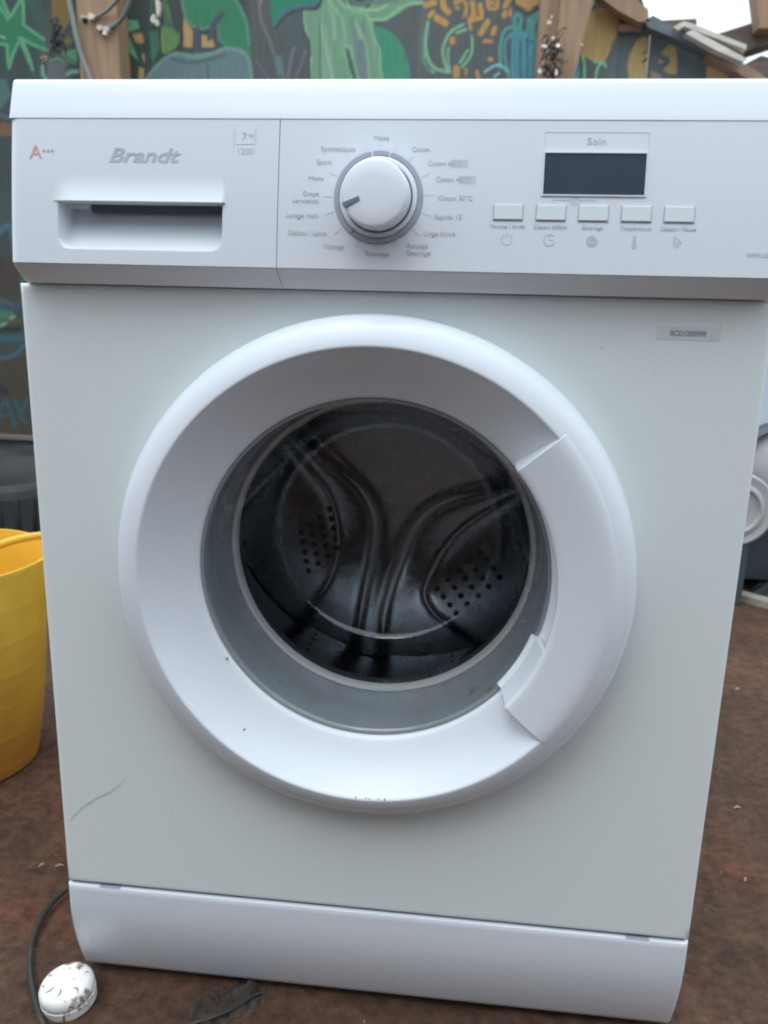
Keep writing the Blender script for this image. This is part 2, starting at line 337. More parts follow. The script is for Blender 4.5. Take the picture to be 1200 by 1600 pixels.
    # large teal leaves
    G([(280, -20), (288, 18), (296, 36), (310, 45), (326, 44), (337, 26), (350, 20), (339, 42), (342, 64), (354, 74), (376, 80), (392, 112), (393, 60), (385, 28), (372, 8), (360, -20)], (50, 112, 88), 1.5)
    S([(281, -20), (288, 20), (297, 37), (311, 45), (326, 43)], 4.5, (88, 120, 118), 1.5); S([(341, 40), (343, 60), (352, 72)], 3.5, (84, 118, 120)); S([(358, -20), (375, 12), (385, 35), (388, 70)], 4, (90, 124, 124), 1.5)
    S([(347, 22), (333, 42), (327, 60)], 8, (66, 78, 86), 2); S([(308, 48), (307, 80)], 11, (66, 76, 88), 1.5); S([(290, 80), (340, 78)], 5, (64, 74, 84))
    G([(225, 130), (245, 100), (272, 82), (300, 84), (345, 80), (375, 77), (390, 98), (394, 130)], (92, 114, 122), 2.5); S([(228, 124), (250, 98), (274, 84), (300, 88), (330, 84), (352, 76), (378, 80), (390, 98), (394, 125)], 6, (104, 130, 134), 2); S([(268, 92), (300, 98), (330, 92), (352, 86)], 5, (76, 90, 100), 3); S([(324, 100), (325, 125)], 3, (78, 92, 104))
    # dark trunk with faint light lines
    G([(390, -20), (424, -20), (428, 40), (486, 60), (489, 130), (396, 130), (392, 60)], (78, 82, 88), 3)
    S([(404, -10), (408, 30), (420, 60), (430, 90), (445, 124)], 4, (98, 108, 114), 2); S([(463, 66), (455, 90), (450, 122)], 5, (96, 106, 116), 2); S([(478, 80), (462, 122)], 3, (96, 104, 114), 2); S([(407, -20), (408, 6)], 2.5, (150, 115, 90)); G([(428, 88), (440, 86), (444, 112), (434, 118)], (92, 112, 120), 3); S([(400, 95), (420, 122)], 3, (92, 98, 108))
    G([(426, 48), (450, 22), (474, 16), (478, 40), (476, 70), (450, 74)], (74, 86, 92), 3); S([(474, 16), (475, 50), (484, 70), (486, 122)], 5, (68, 70, 78), 2)
    G([(421, -20), (423, 20), (427, 42), (438, 26), (455, 15), (475, 11), (494, 9), (503, -4), (505, -20)], (46, 116, 98), 1.5); S([(429, 40), (440, 24), (456, 13), (478, 9), (494, 7), (503, -6)], 3.5, (74, 98, 130), 1.6); S([(431, 44), (444, 28), (460, 18), (496, 15), (508, -4)], 5, (64, 66, 76), 1.8)
    # pale green trumpet flower
    G([(476, 17), (498, 17), (508, -10), (524, -20), (540, 6), (575, 13), (600, -20), (672, -20), (664, 6), (640, 9), (622, 22), (603, 33), (585, 34), (586, 52), (596, 78), (598, 130), (488, 130), (485, 66), (476, 46)], (104, 138, 120), 1.6)
    G([(500, 40), (512, 42), (524, 130), (505, 130)], (120, 142, 134), 6); G([(548, 30), (570, 36), (578, 130), (560, 130)], (102, 118, 128), 6); G([(478, 20), (497, 20), (502, 60), (480, 50)], (104, 134, 124), 4)
    W = (126, 164, 136)
    for q, w in (([(499, 14), (503, 50), (511, 85), (521, 128)], 3.5), ([(512, -6), (522, 12), (534, 28), (539, 55), (541, 70), (549, 76), (551, 95), (561, 128)], 3), ([(540, 68), (539, 84), (546, 104), (551, 128)], 3), ([(524, -6), (536, 8), (556, 16), (573, 24), (581, 48), (587, 66), (594, 80), (594, 100), (599, 128)], 2.6), ([(555, 10), (572, 15), (590, 15), (606, 6), (618, -8)], 5), ([(580, 30), (596, 31), (610, 24), (626, 12), (642, 6), (664, 5)], 4.5), ([(560, 40), (572, 70), (577, 124)], 2.2), ([(475, 18), (476, 40), (482, 56)], 2), ([(486, 90), (487, 124)], 1.8), ([(540, -2), (552, 22)], 3)): S(q, w, W, 1.5)
    S([(515, 4), (520, 30), (524, 60)], 5, (126, 158, 134), 4); S([(556, 34), (564, 60)], 5, (126, 158, 134), 4); S([(545, -10), (556, 6), (574, 4), (585, -10)], 9, (86, 104, 110), 3)
    G([(539, 74), (546, 80), (552, 100), (560, 130), (553, 130), (545, 104)], (68, 88, 92), 1.5)
    S([(590, 4), (620, -2)], 10, (96, 118, 116), 4)
    # rounded teal leaf behind it
    G([(584, 40), (600, 44), (618, 55), (632, 78), (640, 105), (641, 130), (599, 130), (596, 80), (587, 60)], (64, 128, 110), 2)
    S([(664, -10), (664, 12), (656, 60), (655, 124)], 7, (92, 96, 104), 4)
    # tan leopard spots
    T = (165, 131, 82)
    for q, w in (([(666, 8), (678, 4)], 10), ([(692, -4), (693, 10), (701, 19)], 10), ([(671, 25), (676, 19)], 8), ([(683, 28), (696, 36)], 11), ([(712, 4), (722, -2)], 8), ([(716, 13), (714, 12)], 6), ([(727, 4), (727, 26)], 7), ([(734, 34), (740, 22), (738, 4)], 8), ([(741, 30), (752, 26), (750, 8)], 8), ([(751, 52), (762, 34)], 9), ([(770, 52), (773, 44)], 8), ([(735, 40), (735, 46)], 5), ([(789, 10), (796, -4)], 8), ([(788, 24), (790, 20)], 9), ([(757, 64), (767, 64)], 6), ([(765, 92), (767, 93)], 7), ([(707, 62), (707, 66)], 9), ([(713, 107), (713, 118)], 10), ([(728, 108), (728, 116)], 4), ([(745, 112), (748, 122)], 5), ([(797, 14), (798, 24)], 4)): S(q, w, T, 1.5)
    S([(762, -4), (764, 12), (776, 12), (778, -4)], 6, T, 1.5); S([(768, 2), (771, 6)], 5, T); S([(725, 8), (727, 28)], 1.6, (90, 84, 70))
    # pale green loops
    for q, w in (([(668, 34), (665, 70), (670, 94), (682, 108), (702, 112)], 5), ([(724, 38), (706, 48), (694, 68), (693, 90), (699, 108)], 4.5), ([(701, 74), (700, 92), (704, 113)], 3), ([(714, 51), (727, 46)], 5), ([(737, 56), (738, 78), (731, 94), (722, 104)], 4), ([(731, 78), (719, 98)], 4), ([(661, 60), (664, 98), (678, 114)], 3)): S(q, w, (116, 158, 138), 1.5)
    S([(662, 50), (660, 90), (672, 112)], 4, (86, 120, 112), 2)
    # cyan lettering-like strokes
    C1 = (78, 144, 146); C2 = (80, 138, 158)
    G([(800, 50), (840, 50), (838, 130), (800, 130)], (82, 124, 140), 6)
    for q, w, c in (([(805, 48), (804, 28), (810, 22), (814, 30), (812, 46), (820, 56), (826, 44), (826, 30)], 6, C1), ([(834, 66), (833, 42), (841, 22)], 6, C1), ([(841, 20), (832, 24), (828, 44)], 5, C1), ([(800, 42), (788, 48), (782, 72), (782, 106)], 4.5, C1), ([(798, 54), (790, 64), (789, 88), (796, 124)], 3.6, C1), ([(802, 52), (800, 90), (802, 128)], 5, C2), ([(808, 60), (808, 128)], 4, C2), ([(818, 64), (820, 128)], 7, C2), ([(830, 66), (827, 90), (829, 128)], 6, C2), ([(838, 60), (836, 110)], 4, (80, 110, 140)), ([(758, 112), (770, 104), (782, 102), (794, 112)], 4, (120, 170, 180)), ([(772, 120), (780, 114)], 2.5, (130, 190, 200)), ([(806, 52), (820, 60), (838, 66)], 6, C2)): S(q, w, c, 1.6)
    S([(824, 60), (824, 124)], 2.2, (66, 84, 104)); S([(813, 66), (813, 124)], 3, (72, 92, 110)); S([(798, 62), (796, 100)], 3, (74, 90, 106)); S([(820, 62), (834, 66)], 2, (60, 76, 90))
    G([(804, -20), (845, -20), (845, 6), (836, 8), (826, 18), (818, 12), (806, 6)], (166, 134, 94), 1.6); S([(803, -10), (806, 10), (826, 22), (844, 10)], 4, (66, 66, 70), 1.5)
    # right panel: blue grey with tan ovals
    G([(845, -80), (1230, -80), (1230, 135), (845, 135)], (92, 101, 106), 1)
    G([(924, 20), (932, 13), (948, 12), (962, 18), (968, 30), (966, 46), (956, 74), (945, 96), (930, 97), (910, 88), (900, 60)], (176, 150, 110), 1.5)
    G([(1013, 60), (1004, 57), (994, 64), (984, 84), (980, 100), (984, 130), (1006, 130), (1012, 100)], (164, 144, 104), 1.5)
    G([(1028, 92), (1036, 78), (1047, 69), (1055, 74), (1058, 90), (1057, 116), (1044, 115), (1035, 108)], (164, 146, 106), 1.5)
    S([(1004, 84), (1010, 80)], 2.5, (90, 84, 70)); S([(1005, 96), (1011, 92)], 4, (84, 82, 76))
    S([(1031, 88), (1042, 96), (1024, 112)], 9, (90, 98, 100), 2); S([(1070, 30), (1070, 124)], 12, (84, 98, 112), 6); S([(960, 70), (956, 120)], 9, (98, 108, 118), 6); S([(972, 56), (964, 122)], 5, (84, 94, 106), 4)
    G([(892, 92), (908, 84), (906, 130), (892, 130)], (100, 156, 176), 2)
    for q in ([(897, 124), (898, 106), (907, 90)], [(908, 82), (913, 100), (913, 124)], [(930, 124), (934, 106), (942, 98), (947, 104)], [(928, 96), (943, 99)]): S(q, 3.2, (134, 192, 164), 1.4)
    S([(906, 82), (907, 124)], 2.5, (66, 82, 92)); G([(1018, 110), (1034, 118), (1030, 130), (1016, 130)], (140, 130, 124), 2)
    G([(1104, 94), (1138, 96), (1138, 130), (1104, 130)], (178, 148, 108), 1.5)
    # strip left of the machine
    G([(-200, 124), (60, 124), (60, 430), (-200, 430)], (58, 66, 72), 4); G([(-60, 124), (10, 124), (18, 150), (0, 172), (-60, 165)], (72, 98, 102), 4); G([(-200, 192), (60, 192), (60, 212), (-200, 212)], (102, 82, 70), 2)
    S([(-20, 178), (20, 184)], 6, (70, 92, 92), 2); G([(-60, 300), (20, 300), (20, 360), (-60, 360)], (60, 74, 76), 8)
    S([(-10, 372), (14, 352), (22, 380)], 7, (64, 100, 124), 4); G([(-60, 400), (30, 400), (36, 465), (-60, 465)], (62, 56, 54), 8); G([(-60, 560), (50, 556), (50, 690), (-60, 690)], (62, 58, 52), 4)
    for q, w, c in (([(-20, 470), (10, 482), (34, 478)], 9, (48, 76, 88)), ([(-20, 500), (32, 502)], 5, (84, 74, 60)), ([(-20, 516), (30, 514)], 8, (38, 44, 50)), ([(-20, 530), (34, 528)], 10, (52, 84, 100)), ([(-20, 562), (20, 556), (38, 540)], 6, (56, 90, 108)), ([(-10, 600), (8, 612)], 12, (36, 42, 48)), ([(-6, 668), (8, 626), (24, 664)], 6, (46, 78, 94)), ([(0, 650), (20, 648)], 4, (46, 78, 94)), ([(24, 628), (34, 644), (42, 622)], 6, (46, 78, 94)), ([(30, 650), (42, 660)], 6, (46, 78, 92))): S(q, w, c, 2.5)
    return p.C
PAINT_GAIN = 1.14
def sheet(name, x0, x1, z0, ztop, parent, fine_x=.0042, y=WY, th=.014):
    """one plywood sheet, finely gridded where its painting shows"""
    zb = list(np.arange(z0, 1.30, .014)); zf = list(np.arange(1.30, 1.62, .0042)); zt = [1.66, 1.8, 2.0]
    left = x0 < -1.1
    if left: zb = list(np.arange(z0, 1.30, .006))
    xs = np.linspace(x0, x1, max(2, int((x1-x0)/fine_x))); zs = np.array(zb+zf+zt); f = (zs-z0)/(2.0-z0)
    X, Z = np.meshgrid(xs, zs); top = np.array([ztop(x) for x in xs])
    if top.min() < 1.99:                                           # follow the roof slope
        q = np.minimum(Z, 9); Z = z0+(Z-z0)*np.minimum(1, 1) ; Z = np.minimum(Z, top[None, :])
    P = np.stack([X.ravel(), np.full(X.size, y), Z.ravel()], -1); n = len(xs)
    F = []
    for j in range(len(zs)-1):
        for i in range(n-1):
            a, b, c, d = j*n+i, j*n+i+1, (j+1)*n+i+1, (j+1)*n+i
            if Z[j, i] < Z[j+1, i]-1e-6 or Z[j, i+1] < Z[j+1, i+1]-1e-6: F.append((a, b, c, d))
    C = paint_mural(to_px(P)); g_ = C.mean(1, keepdims=True); C = (C*1.04-g_*.04).clip(.004, 1); C = .12*(C/.12)**1.07*PAINT_GAIN*np.array([1.03, 1.02, .88])
    nf = len(P); B = [(x0, y, z0), (x1, y, z0), (x1, y, top[-1]), (x0, y, top[0]), (x0, y+th, z0), (x1, y+th, z0), (x1, y+th, top[-1]), (x0, y+th, top[0])]
    P2 = np.vstack([P, np.array(B)]); F += [tuple(nf+k for k in q) for q in ((4, 7, 6, 5), (0, 4, 5, 1), (1, 5, 6, 2), (2, 6, 7, 3), (3, 7, 4, 0))]
    o = mesh(name, P2, F, M['mural'], parent, smooth=False, fix=False)
    at_ = o.data.color_attributes.new('paint', 'FLOAT_COLOR', 'POINT')
    CC = np.ones((len(P2), 4)); CC[:nf, :3] = C; CC[nf:, :3] = (.2, .14, .08); at_.data.foreach_set('color', CC.ravel())
    return o
A_ = at(935, -40, WY); slope_pts = [at(u, v, WY) for u, v in ((930, -30), (1013, 36), (1105, 82), (1190, 124))]
def ztop(x):
    sp = slope_pts
    if x <= sp[0][0]: return 2.0
    for a, b in zip(sp[:-1], sp[1:]):
        if x <= b[0]: return a[2]+(b[2]-a[2])*(x-a[0])/(b[0]-a[0])
    return sp[-1][2]-(x-sp[-1][0])*.5
wall = thing('mural_wall', 'plywood wall painted with green jungle leaves, cactus and tan spots behind the washing machine', 'wall', (0, WY, 0))
def relparent(o, par):
    o.parent = par; o.matrix_parent_inverse = Matrix.Translation(-Vector(par.location)); return o
zb_ = .215
for a, b in ((-2.45, -1.124), (-1.121, -.42), (-.4175, .266), (.269, .5335), (.5365, .690), (.693, .80)):
    relparent(sheet('plywood_sheet', a, b, zb_, ztop, None), wall)
m = MB(); m.box((-2.45, WY-.03, zb_-.014), (.80, WY+.02, zb_-.001)); relparent(m.build('ledge', M['wooddark'], None, smooth=False), wall)
for k, (z0, z1) in enumerate(((.01, .095), (.099, .198))):
    m = MB(); m.box((-2.45, WY-.004-.006*k, z0), (.80, WY+.02, z1)); relparent(m.build('base_board', M['woodgrey'], None, smooth=False), wall)
# small real board across the right panel and roof boards along the slope
def board(name, px, Y, th, mt, parent, pl=None):
    m = MB(); m.prism([(at(u, v, Y)[0], at(u, v, Y)[2]) for u, v in px], Y, Y+th)
    o = m.build(name, mt, None, smooth=False); relparent(o, parent)
    if pl: o['label'] = pl
    return o
board('cross_board', [(966, 38), (1002, 36), (1003, 48), (967, 48)], WY-.02, .018, M['wood'], wall)

# posts
def timber(name, quad, Y, th, label, mt, cat='post', group=None):
    P = [at(u, v, Y) for u, v in quad]; base = (sum(p[0] for p in P[2:])/2, Y+th/2, 0)
    m = MB(); m.prism([(p[0]-base[0], p[2]) for p in P], -th/2, th/2)
    me = m.build(name, mt, None, smooth=False)
    bv = me.modifiers.new('bevel', 'BEVEL'); bv.width = .004; bv.segments = 2; bv.limit_method = 'ANGLE'
    me.location = base; tag(me, label, cat, group); return me
def vpost(name, u0, u1, Y, th, ztop_, label, mt):
    x0 = at(u0, 60, Y)[0]; x1 = at(u1, 60, Y)[0]; m = MB(); m.box((-(x1-x0)/2, -th/2, -.05), ((x1-x0)/2, th/2, ztop_))
    o = m.build(name, mt, None, smooth=False); bv = o.modifiers.new('bevel', 'BEVEL'); bv.width = .006; bv.segments = 2
    o.location = ((x0+x1)/2, Y+th/2, 0); tag(o, label, 'post'); return o
vpost('wooden_post', 121, 185, WY-.085, .08, 2.3, 'thick brown wooden post with grey cables tied to it, behind the machine on the left', M['wood'])
vpost('wooden_post', 841, 885, WY-.085, .08, 2.3, 'upright brown timber post with dark twine and white scraps, behind the display side', M['wood'])
timber('timber_brace', [(884, -60), (944, -60), (895, 128), (862, 128)], WY-.135, .045, 'slanted reddish brown timber leaning across the right post', M['wood'], 'timber')

# roof edge at the top right
roof = thing('shed_roof', 'sloping shed roof edge of brown and blue grey boards against the white sky', 'roof', (at(1060, 60, WY)[0], WY, 0))
board('fascia_board', [(930, -10), (975, -22), (1013, 17), (1014, 33), (998, 34), (965, 16)], WY-.06, .05, M['wood'], roof)
board('fascia_board', [(1008, 32), (1020, 24), (1062, 46), (1106, 71), (1106, 84), (1060, 62), (1012, 42)], WY-.06, .05, M['blueboard'], roof, 'blue grey painted fascia board')
board('fascia_board', [(1103, 70), (1130, 82), (1178, 108), (1200, 124), (1188, 134), (1150, 112), (1104, 90)], WY-.05, .05, M['wood'], roof)
board('roof_board', [(960, -30), (985, -2), (1013, 13), (1013, 24), (1006, 20), (960, -10)], WY-.02, .10, M['woodpale'], roof)
board('roof_board', [(1032, 32), (1088, 29), (1089, 37), (1056, 44)], WY+.05, .12, M['wooddark'], roof)
fr = thing('slat_frame', 'weathered pale slatted frame lying on the sloping shed roof', 'frame', (at(1110, 60, WY-.08)[0], WY-.08, 0))
board('slat', [(1052, 42), (1068, 33), (1080, 36), (1167, 70), (1166, 77), (1076, 44), (1070, 41), (1058, 47)], WY-.10, .03, M['woodpale'], fr)
board('slat', [(1071, 52), (1082, 46), (1124, 68), (1168, 92), (1162, 97), (1120, 79)], WY-.10, .035, M['woodpale'], fr)
board('dark_backing', [(1062, 46), (1080, 44), (1166, 76), (1160, 90), (1124, 74), (1082, 52)], WY-.062, .02, M['wooddark'], fr)
Yb = 2.6
def beam(quad, Y, th, label, name, mt):
    o = timber(name, quad, Y, th, label, mt, 'timber'); return o
beam([(1122, 52), (1260, 8), (1260, 50), (1155, 84)], Yb, .12, 'thick brown beam rising to the right beyond the shed roof', 'roof_beam', M['wooddark'])
beam([(1174, -60), (1214, -60), (1222, 45), (1186, 45)], Yb-.08, .07, 'brown timber strut standing on the far beam at the top right corner', 'roof_strut', M['wood'])
beam([(1156, 104), (1190, 86), (1260, 104), (1260, 150), (1140, 150)], Yb, .3, 'dark brown shed gable low behind the right end of the machine', 'far_shed_gable', M['wooddark'])

# cables on the left post, with tape ends
def px_tube(pts, Y, r, name, mt, label, cat, n=8):
    P = smoothpts([at(u, v, Y if not hasattr(Y, '__len__') else Y[i]) for i, (u, v) in enumerate(pts)], n)
    m = MB(); m.tube(P, r, 8); o = m.build(name, mt); tag(o, label, cat); return o
c1 = px_tube([(104, -60), (108, 0), (114, 30), (120, 60), (130, 95), (141, 124), (146, 150)], WY-.10, .0075, 'grey_cable', M['cable'], 'long grey cable hanging down the left edge of the left post', 'cable')
c2 = px_tube([(205, -60), (190, -12), (176, 8), (162, 20), (148, 27)], [WY-.16, WY-.14, WY-.12, WY-.10, WY-.09], .0055, 'grey_cable', M['cable'], 'grey cable looping to the upper white tape on the left post', 'cable')
c3 = px_tube([(212, -60), (204, -5), (196, 20), (184, 36), (170, 44)], [WY-.16, WY-.14, WY-.12, WY-.10, WY-.09], .0065, 'grey_cable', M['cable'], 'grey cable looping to the lower white tape on the left post', 'cable')
def clump(name, pts, Y, mt, parent=None, s=.006, seed=0):
    r = random.Random(seed); m = MB()
    for u, v, w, h in pts:
        c = Vector(at(u, v, Y)); V = []
        for k in range(10):
            a = 2*PI*k/10; V.append((c.x+math.cos(a)*w*(.75+.4*r.random())/480, c.y-.002-r.random()*.008, c.z+math.sin(a)*h*(.75+.4*r.random())/480))
        V2 = [(x, y+.014, z) for x, y, z in V]
        m.add(V+V2, [tuple(range(10)), tuple(range(19, 9, -1))]+[(i, (i+1) % 10, (i+1) % 10+10, i+10) for i in range(10)])
    return m.build(name, mt, None, smooth=True, ang=30) if parent is None else relparent(m.build(name, mt, None, smooth=True, ang=30), parent)
for cab, P, sd_ in ((c2, [(131, 27, 4, 2), (144, 27, 5, 4)], 1), (c3, [(157, 44, 4, 4), (167, 46, 5, 3), (165, 52, 4, 3)], 2)):
    t = clump('tape', P, WY-.095, M['tape'], None, seed=sd_); t.parent = cab
    d = clump('tape_hole', [(P[0][0]+2, P[0][1]+5, 3, 4)], WY-.0875, M['black'], None, seed=5); d.parent = cab

# twine tangle with paper scraps on the right post
tw = thing('twine_tangle', 'dark tangled twine with torn white scraps hanging on the right post', 'twine', at(862, 110, WY-.16))
m = MB(); rr = random.Random(11)
for k in range(30):
    u = 860+rr.gauss(0, 8); v = rr.uniform(60, 122); pts = [(u, v)]
    for q in range(4): u += rr.uniform(-7, 7); v += rr.uniform(-9, 10); pts.append((u, v))
    m.tube(smoothpts([at(a, b, WY-.15-rr.random()*.03) for a, b in pts], 3), .0012+rr.random()*.0022, 4)
for pts in ([(873, 50), (880, 44), (886, 45)], [(873, 50), (868, 62), (866, 80)], [(880, 50), (872, 66), (880, 80)], [(846, 108), (838, 116), (832, 124)]):
    m.tube(smoothpts([at(a, b, WY-.16) for a, b in pts], 3), .0018, 4)
relparent(m.build('twine', M['twig']), tw)
for k, (u, v, w, h) in enumerate(((858, 36, 3, 3), (862, 26, 1.6, 1.6), (850, 73, 4, 2), (864, 60, 2, 2), (848, 99, 2, 2), (855, 80, 2, 2), (843, 112, 2.5, 3), (869, 114, 2, 4), (872, 72, 3, 3), (909, 70, 2, 2))):
    clump('paper_scrap', [(u, v, w, h)], WY-.19, M['paper'], tw, seed=20+k)
# dried plant hanging in front of the painting, far left
dp = thing('dried_plant', 'small dried plant with a pale tuft hanging left of the left post', 'plant', at(85, 120, WY-.06))
m = MB(); rr = random.Random(5)
for k in range(30):
    u = 88+rr.gauss(0, 4); v = rr.uniform(30, 75); pts = [(u, v)]
    for q in range(3): u += rr.uniform(-5, 4); v += rr.uniform(2, 9); pts.append((u, v))
    m.tube(smoothpts([at(a, b, WY-.05-rr.random()*.03) for a, b in pts], 3), .001+rr.random()*.0016, 4)
relparent(m.build('stem', M['twig']), dp)
m = MB()
for k in range(26):
    a = rr.uniform(0, 2*PI); L = rr.uniform(4, 9); m.tube([at(69, 93, WY-.07), at(69+math.cos(a)*L*.6, 93+math.sin(a)*L*.6, WY-.075), at(69+math.cos(a)*L, 93+math.sin(a)*L, WY-.06)], .0011, 4)
relparent(m.build('tuft', mat('straw', (.42, .30, .18), .9)), dp)
dp2 = clump('hanging_scrap', [(240, 30, 4, 5), (245, 36, 3, 5), (247, 12, 3, 12), (241, 26, 2, 3)], WY-.05, M['tape'], None, seed=9); tag(dp2, 'crumpled pale scrap hanging on the mural right of the left post', 'scrap')

# ------------------------------------------------------------------ washing machine
W = .2975; XC, ZC = -.0023, .4562
wm = thing('washing_machine', 'white front loading washing machine with round glass door standing on red earth', 'washing machine')
def shell(name, xs, zs, f, mt, back=.03, parent=wm, ang=40, fx=None):
    """front surface y = f(x, z) with side walls to y = back"""
    n = len(xs); V = []
    for z in zs:
        for x in xs: V.append((fx(x, z) if fx else x, f(x, z), z))
    F = [(j*n+i, j*n+i+1, (j+1)*n+i+1, (j+1)*n+i) for j in range(len(zs)-1) for i in range(n-1)]
    top = len(zs)-1; loop = list(range(n))+[j*n+n-1 for j in range(1, len(zs))]+[top*n+i for i in range(n-2, -1, -1)]+[j*n for j in range(top-1, 0, -1)]
    b0 = len(V); V += [(V[i][0], back, V[i][2]) for i in loop]
    L = len(loop); F += [(loop[(k)], b0+k, b0+(k+1) % L, loop[(k+1) % L]) for k in range(L)]
    F.append(tuple(b0+k for k in range(L)))
    return mesh(name, V, F, mt, parent, ang=ang)
def endround(d, r):
    return 0 if d >= r else r-math.sqrt(max(0, r*r-(r-d)**2))
def edge_axis(a, b, r0, r1, n=24, k=9):
    xs = [a]
    if r0: xs = [a+r0*(1-math.cos(q*PI/2/k)) for q in range(k)]
    xs2 = [b]
    if r1: xs2 = [b-r1*(1-math.cos(q*PI/2/k)) for q in range(k)][::-1]
    mid = list(np.linspace(a+(r0 or 0), b-(r1 or 0), n))
    xs = xs if r0 else []; xs2 = xs2 if r1 else []
    return sorted(set(np.round(xs+mid+xs2, 6)))

# cabinet body (open at the front) with its panels
CW = .0012
m = MB()
m.box((-W+CW, .030, .010), (-W+CW+.002, .53, .842)); m.build('side_panel', M['enamel'], wm, False)
m = MB(); m.box((W-CW-.002, .030, .010), (W-CW, .53, .842)); m.build('side_panel', M['enamel'], wm, False)
m = MB(); m.box((-W+CW+.002, .528, .010), (W-CW-.002, .53, .842)); m.build('back_panel', M['enamel'], wm, False)
m = MB(); m.box((-W+CW+.002, .032, .010), (W-CW-.002, .527, .013)); m.build('base_tray', M['dark'], wm, False)
m = MB(); m.box((-W+.006, .020, .122), (W-.006, .028, .28)); m.build('inner_frame', M['dark'], wm, False)
m = MB(); m.box((-W+.009, .0195, .660), (W-.012, .026, .838)); m.build('inner_frame', M['ring'], wm, False)
for sx in (-1, 1):
    for y in (.075, .47):
        m = MB(); m.turn([(0, 0), (.022, 0), (.024, .003), (.022, .006), (.008, .007), (.008, .0129), (0, .0129)], 20)
        o = m.build('foot', M['dark'], wm); o.location = (sx*.25, y, -.002)
# front panel: plate with a round hole and rounded edges
def front_panel():
    z0, z1 = .1222, .6896; n = 192; rows = []
    def rect(a, s):
        hx = W-s; hz0 = z0+s*.6-ZC; hz1 = z1-s*.6-ZC; c, d = math.cos(a), math.sin(a)
        t = []
        if c > 1e-9: t.append((hx-XC)/c)
        if c < -1e-9: t.append((-hx-XC)/c)
        if d > 1e-9: t.append(hz1/d)
        if d < -1e-9: t.append(hz0/d)
        k = min(t); return XC+c*k, ZC+d*k
    angs = [2*PI*i/n for i in range(n)]
    for cx_, cz_ in ((W, z1), (W, z0), (-W, z1), (-W, z0)): angs.append(math.atan2(cz_-ZC, cx_-XC) % (2*PI))
    angs = sorted(set(np.round(angs, 6))); n = len(angs); V = []
    for a in angs:
        V.append((XC+.158*math.cos(a), .020, ZC+.158*math.sin(a))); V.append((XC+.158*math.cos(a), 0, ZC+.158*math.sin(a)))
        V.append((XC+.205*math.cos(a), 0, ZC+.205*math.sin(a)))
        for s, y in ((.012, 0), (.0085, 0), (.0060, 0), (.0035, .0004), (.0015, .0016), (.0004, .0034), (0, .006), (0, .029)):
            x, z = rect(a, s); V.append((x, y, z))
    k = 11; F = [(i*k+q, i*k+q+1, ((i+1) % n)*k+q+1, ((i+1) % n)*k+q) for i in range(n) for q in range(k-1)]
    mesh('front_panel', V, F, M['enamel'], wm, ang=50)
front_panel()
# worktop lid
PY = -.0165; RE = .009; PW = .2948
prof_lid = [(.8107, -.0068), (.8112, -.0067), (.8190, -.0040), (.8280, -.0009), (.8370, .0023), (.8392, .0034), (.8405, .0052), (.8409, .0085)]
def lidy(z):
    for (a, ya), (b, yb) in zip(prof_lid[:-1], prof_lid[1:]):
        if z <= b: return ya+(yb-ya)*(z-a)/(b-a)
    return prof_lid[-1][1]
xs = edge_axis(-PW, PW, .004, .004, 12)
zs = [p[0] for p in prof_lid]
o = shell('worktop', xs, zs, lambda x, z: lidy(z)+endround(min(x+PW, PW-x), .004), M['plastic'], back=.53); PANEL = [o]
# control panel pieces
XS0, XS1 = -.0803, -.0797
Z0s, Z1s, Z2s = .6880, .7030, .8103
def facey(z):                                                    # the face leans very slightly and is a little convex
    t = (z-Z1s)/(Z2s-Z1s); return PY-.0010*math.sin(PI*t)
RX = -.2515, -.1225, .7140, .7490
RX = (-.2540, -.1225, .7140, .7490)
def drawer_y(x, z):
    y = facey(z)+endround(x+PW, RE)
    x0, x1, z0, z1 = RX
    if x0-.002 < x < x1+.004 and z0-.002 < z < z1+.0002:         # finger recess, rounded at the bottom corners
        rr = .010; dx = max(x0+rr-x, x-(x1-rr), 0); dz = max(z0+rr-z, 0)
        if z0 <= z < z1 and x0 <= x <= x1 and (dx == 0 or dz == 0 or math.hypot(dx, dz) < rr):
            e = min(x-x0, x1-x, z-z0) if not (dx > 0 and dz > 0) else rr-math.hypot(dx, dz)
            s = min(1, max(0, e)/.0035); s = s*s*(3-2*s); up = min(1, (z-z0)/.030)
            y += s*(.006+.017*up**.8)
    elif z1 <= z < .772 and x0-.004 < x < x1+.002:               # hood above the recess
        t = min(1, (z-z1)/.022); e = min(1, (x-(x0-.004))/.014, (x1+.002-x)/.0015); y -= (1-t)**2.2*.0030*max(0, e)
    return y
xs = sorted(set(np.round(edge_axis(-PW, XS0, RE, 0, 30)+list(np.arange(RX[0]-.005, RX[1]+.006, .0009)), 6)))
zs = sorted(set(np.round(list(np.linspace(Z1s, Z2s, 20))+list(np.arange(.712, .7755, .0009))+[.74895, .74905, .7142, .7144, .7151, .7156], 6)))
drawer = shell('detergent_drawer', xs, zs, drawer_y, M['plastic'], back=.019, ang=32)
m = MB(); m.box((-.2345, .0000, .7432), (-.1236, .0045, .7488)); m.build('handle_slot_shade', M['groove'], drawer, False)  # dark box painting the shade under the hood
m = MB(); m.box((-.2530, -.006, .7455), (-.2350, .0045, .7489)); m.build('handle_lip', M['plastic'], drawer, False)
m = MB(); m.box((-.1219, PY-.0012, .7480), (-.1215, PY, .7680)); m.build('hood_edge', M['print'], drawer, False)
xs = edge_axis(XS1, PW, 0, RE, 30)
fascia = shell('control_fascia', xs, list(np.linspace(Z1s, Z2s, 20)), lambda x, z: facey(z)+endround(PW-x, RE), M['plastic'], back=.019)
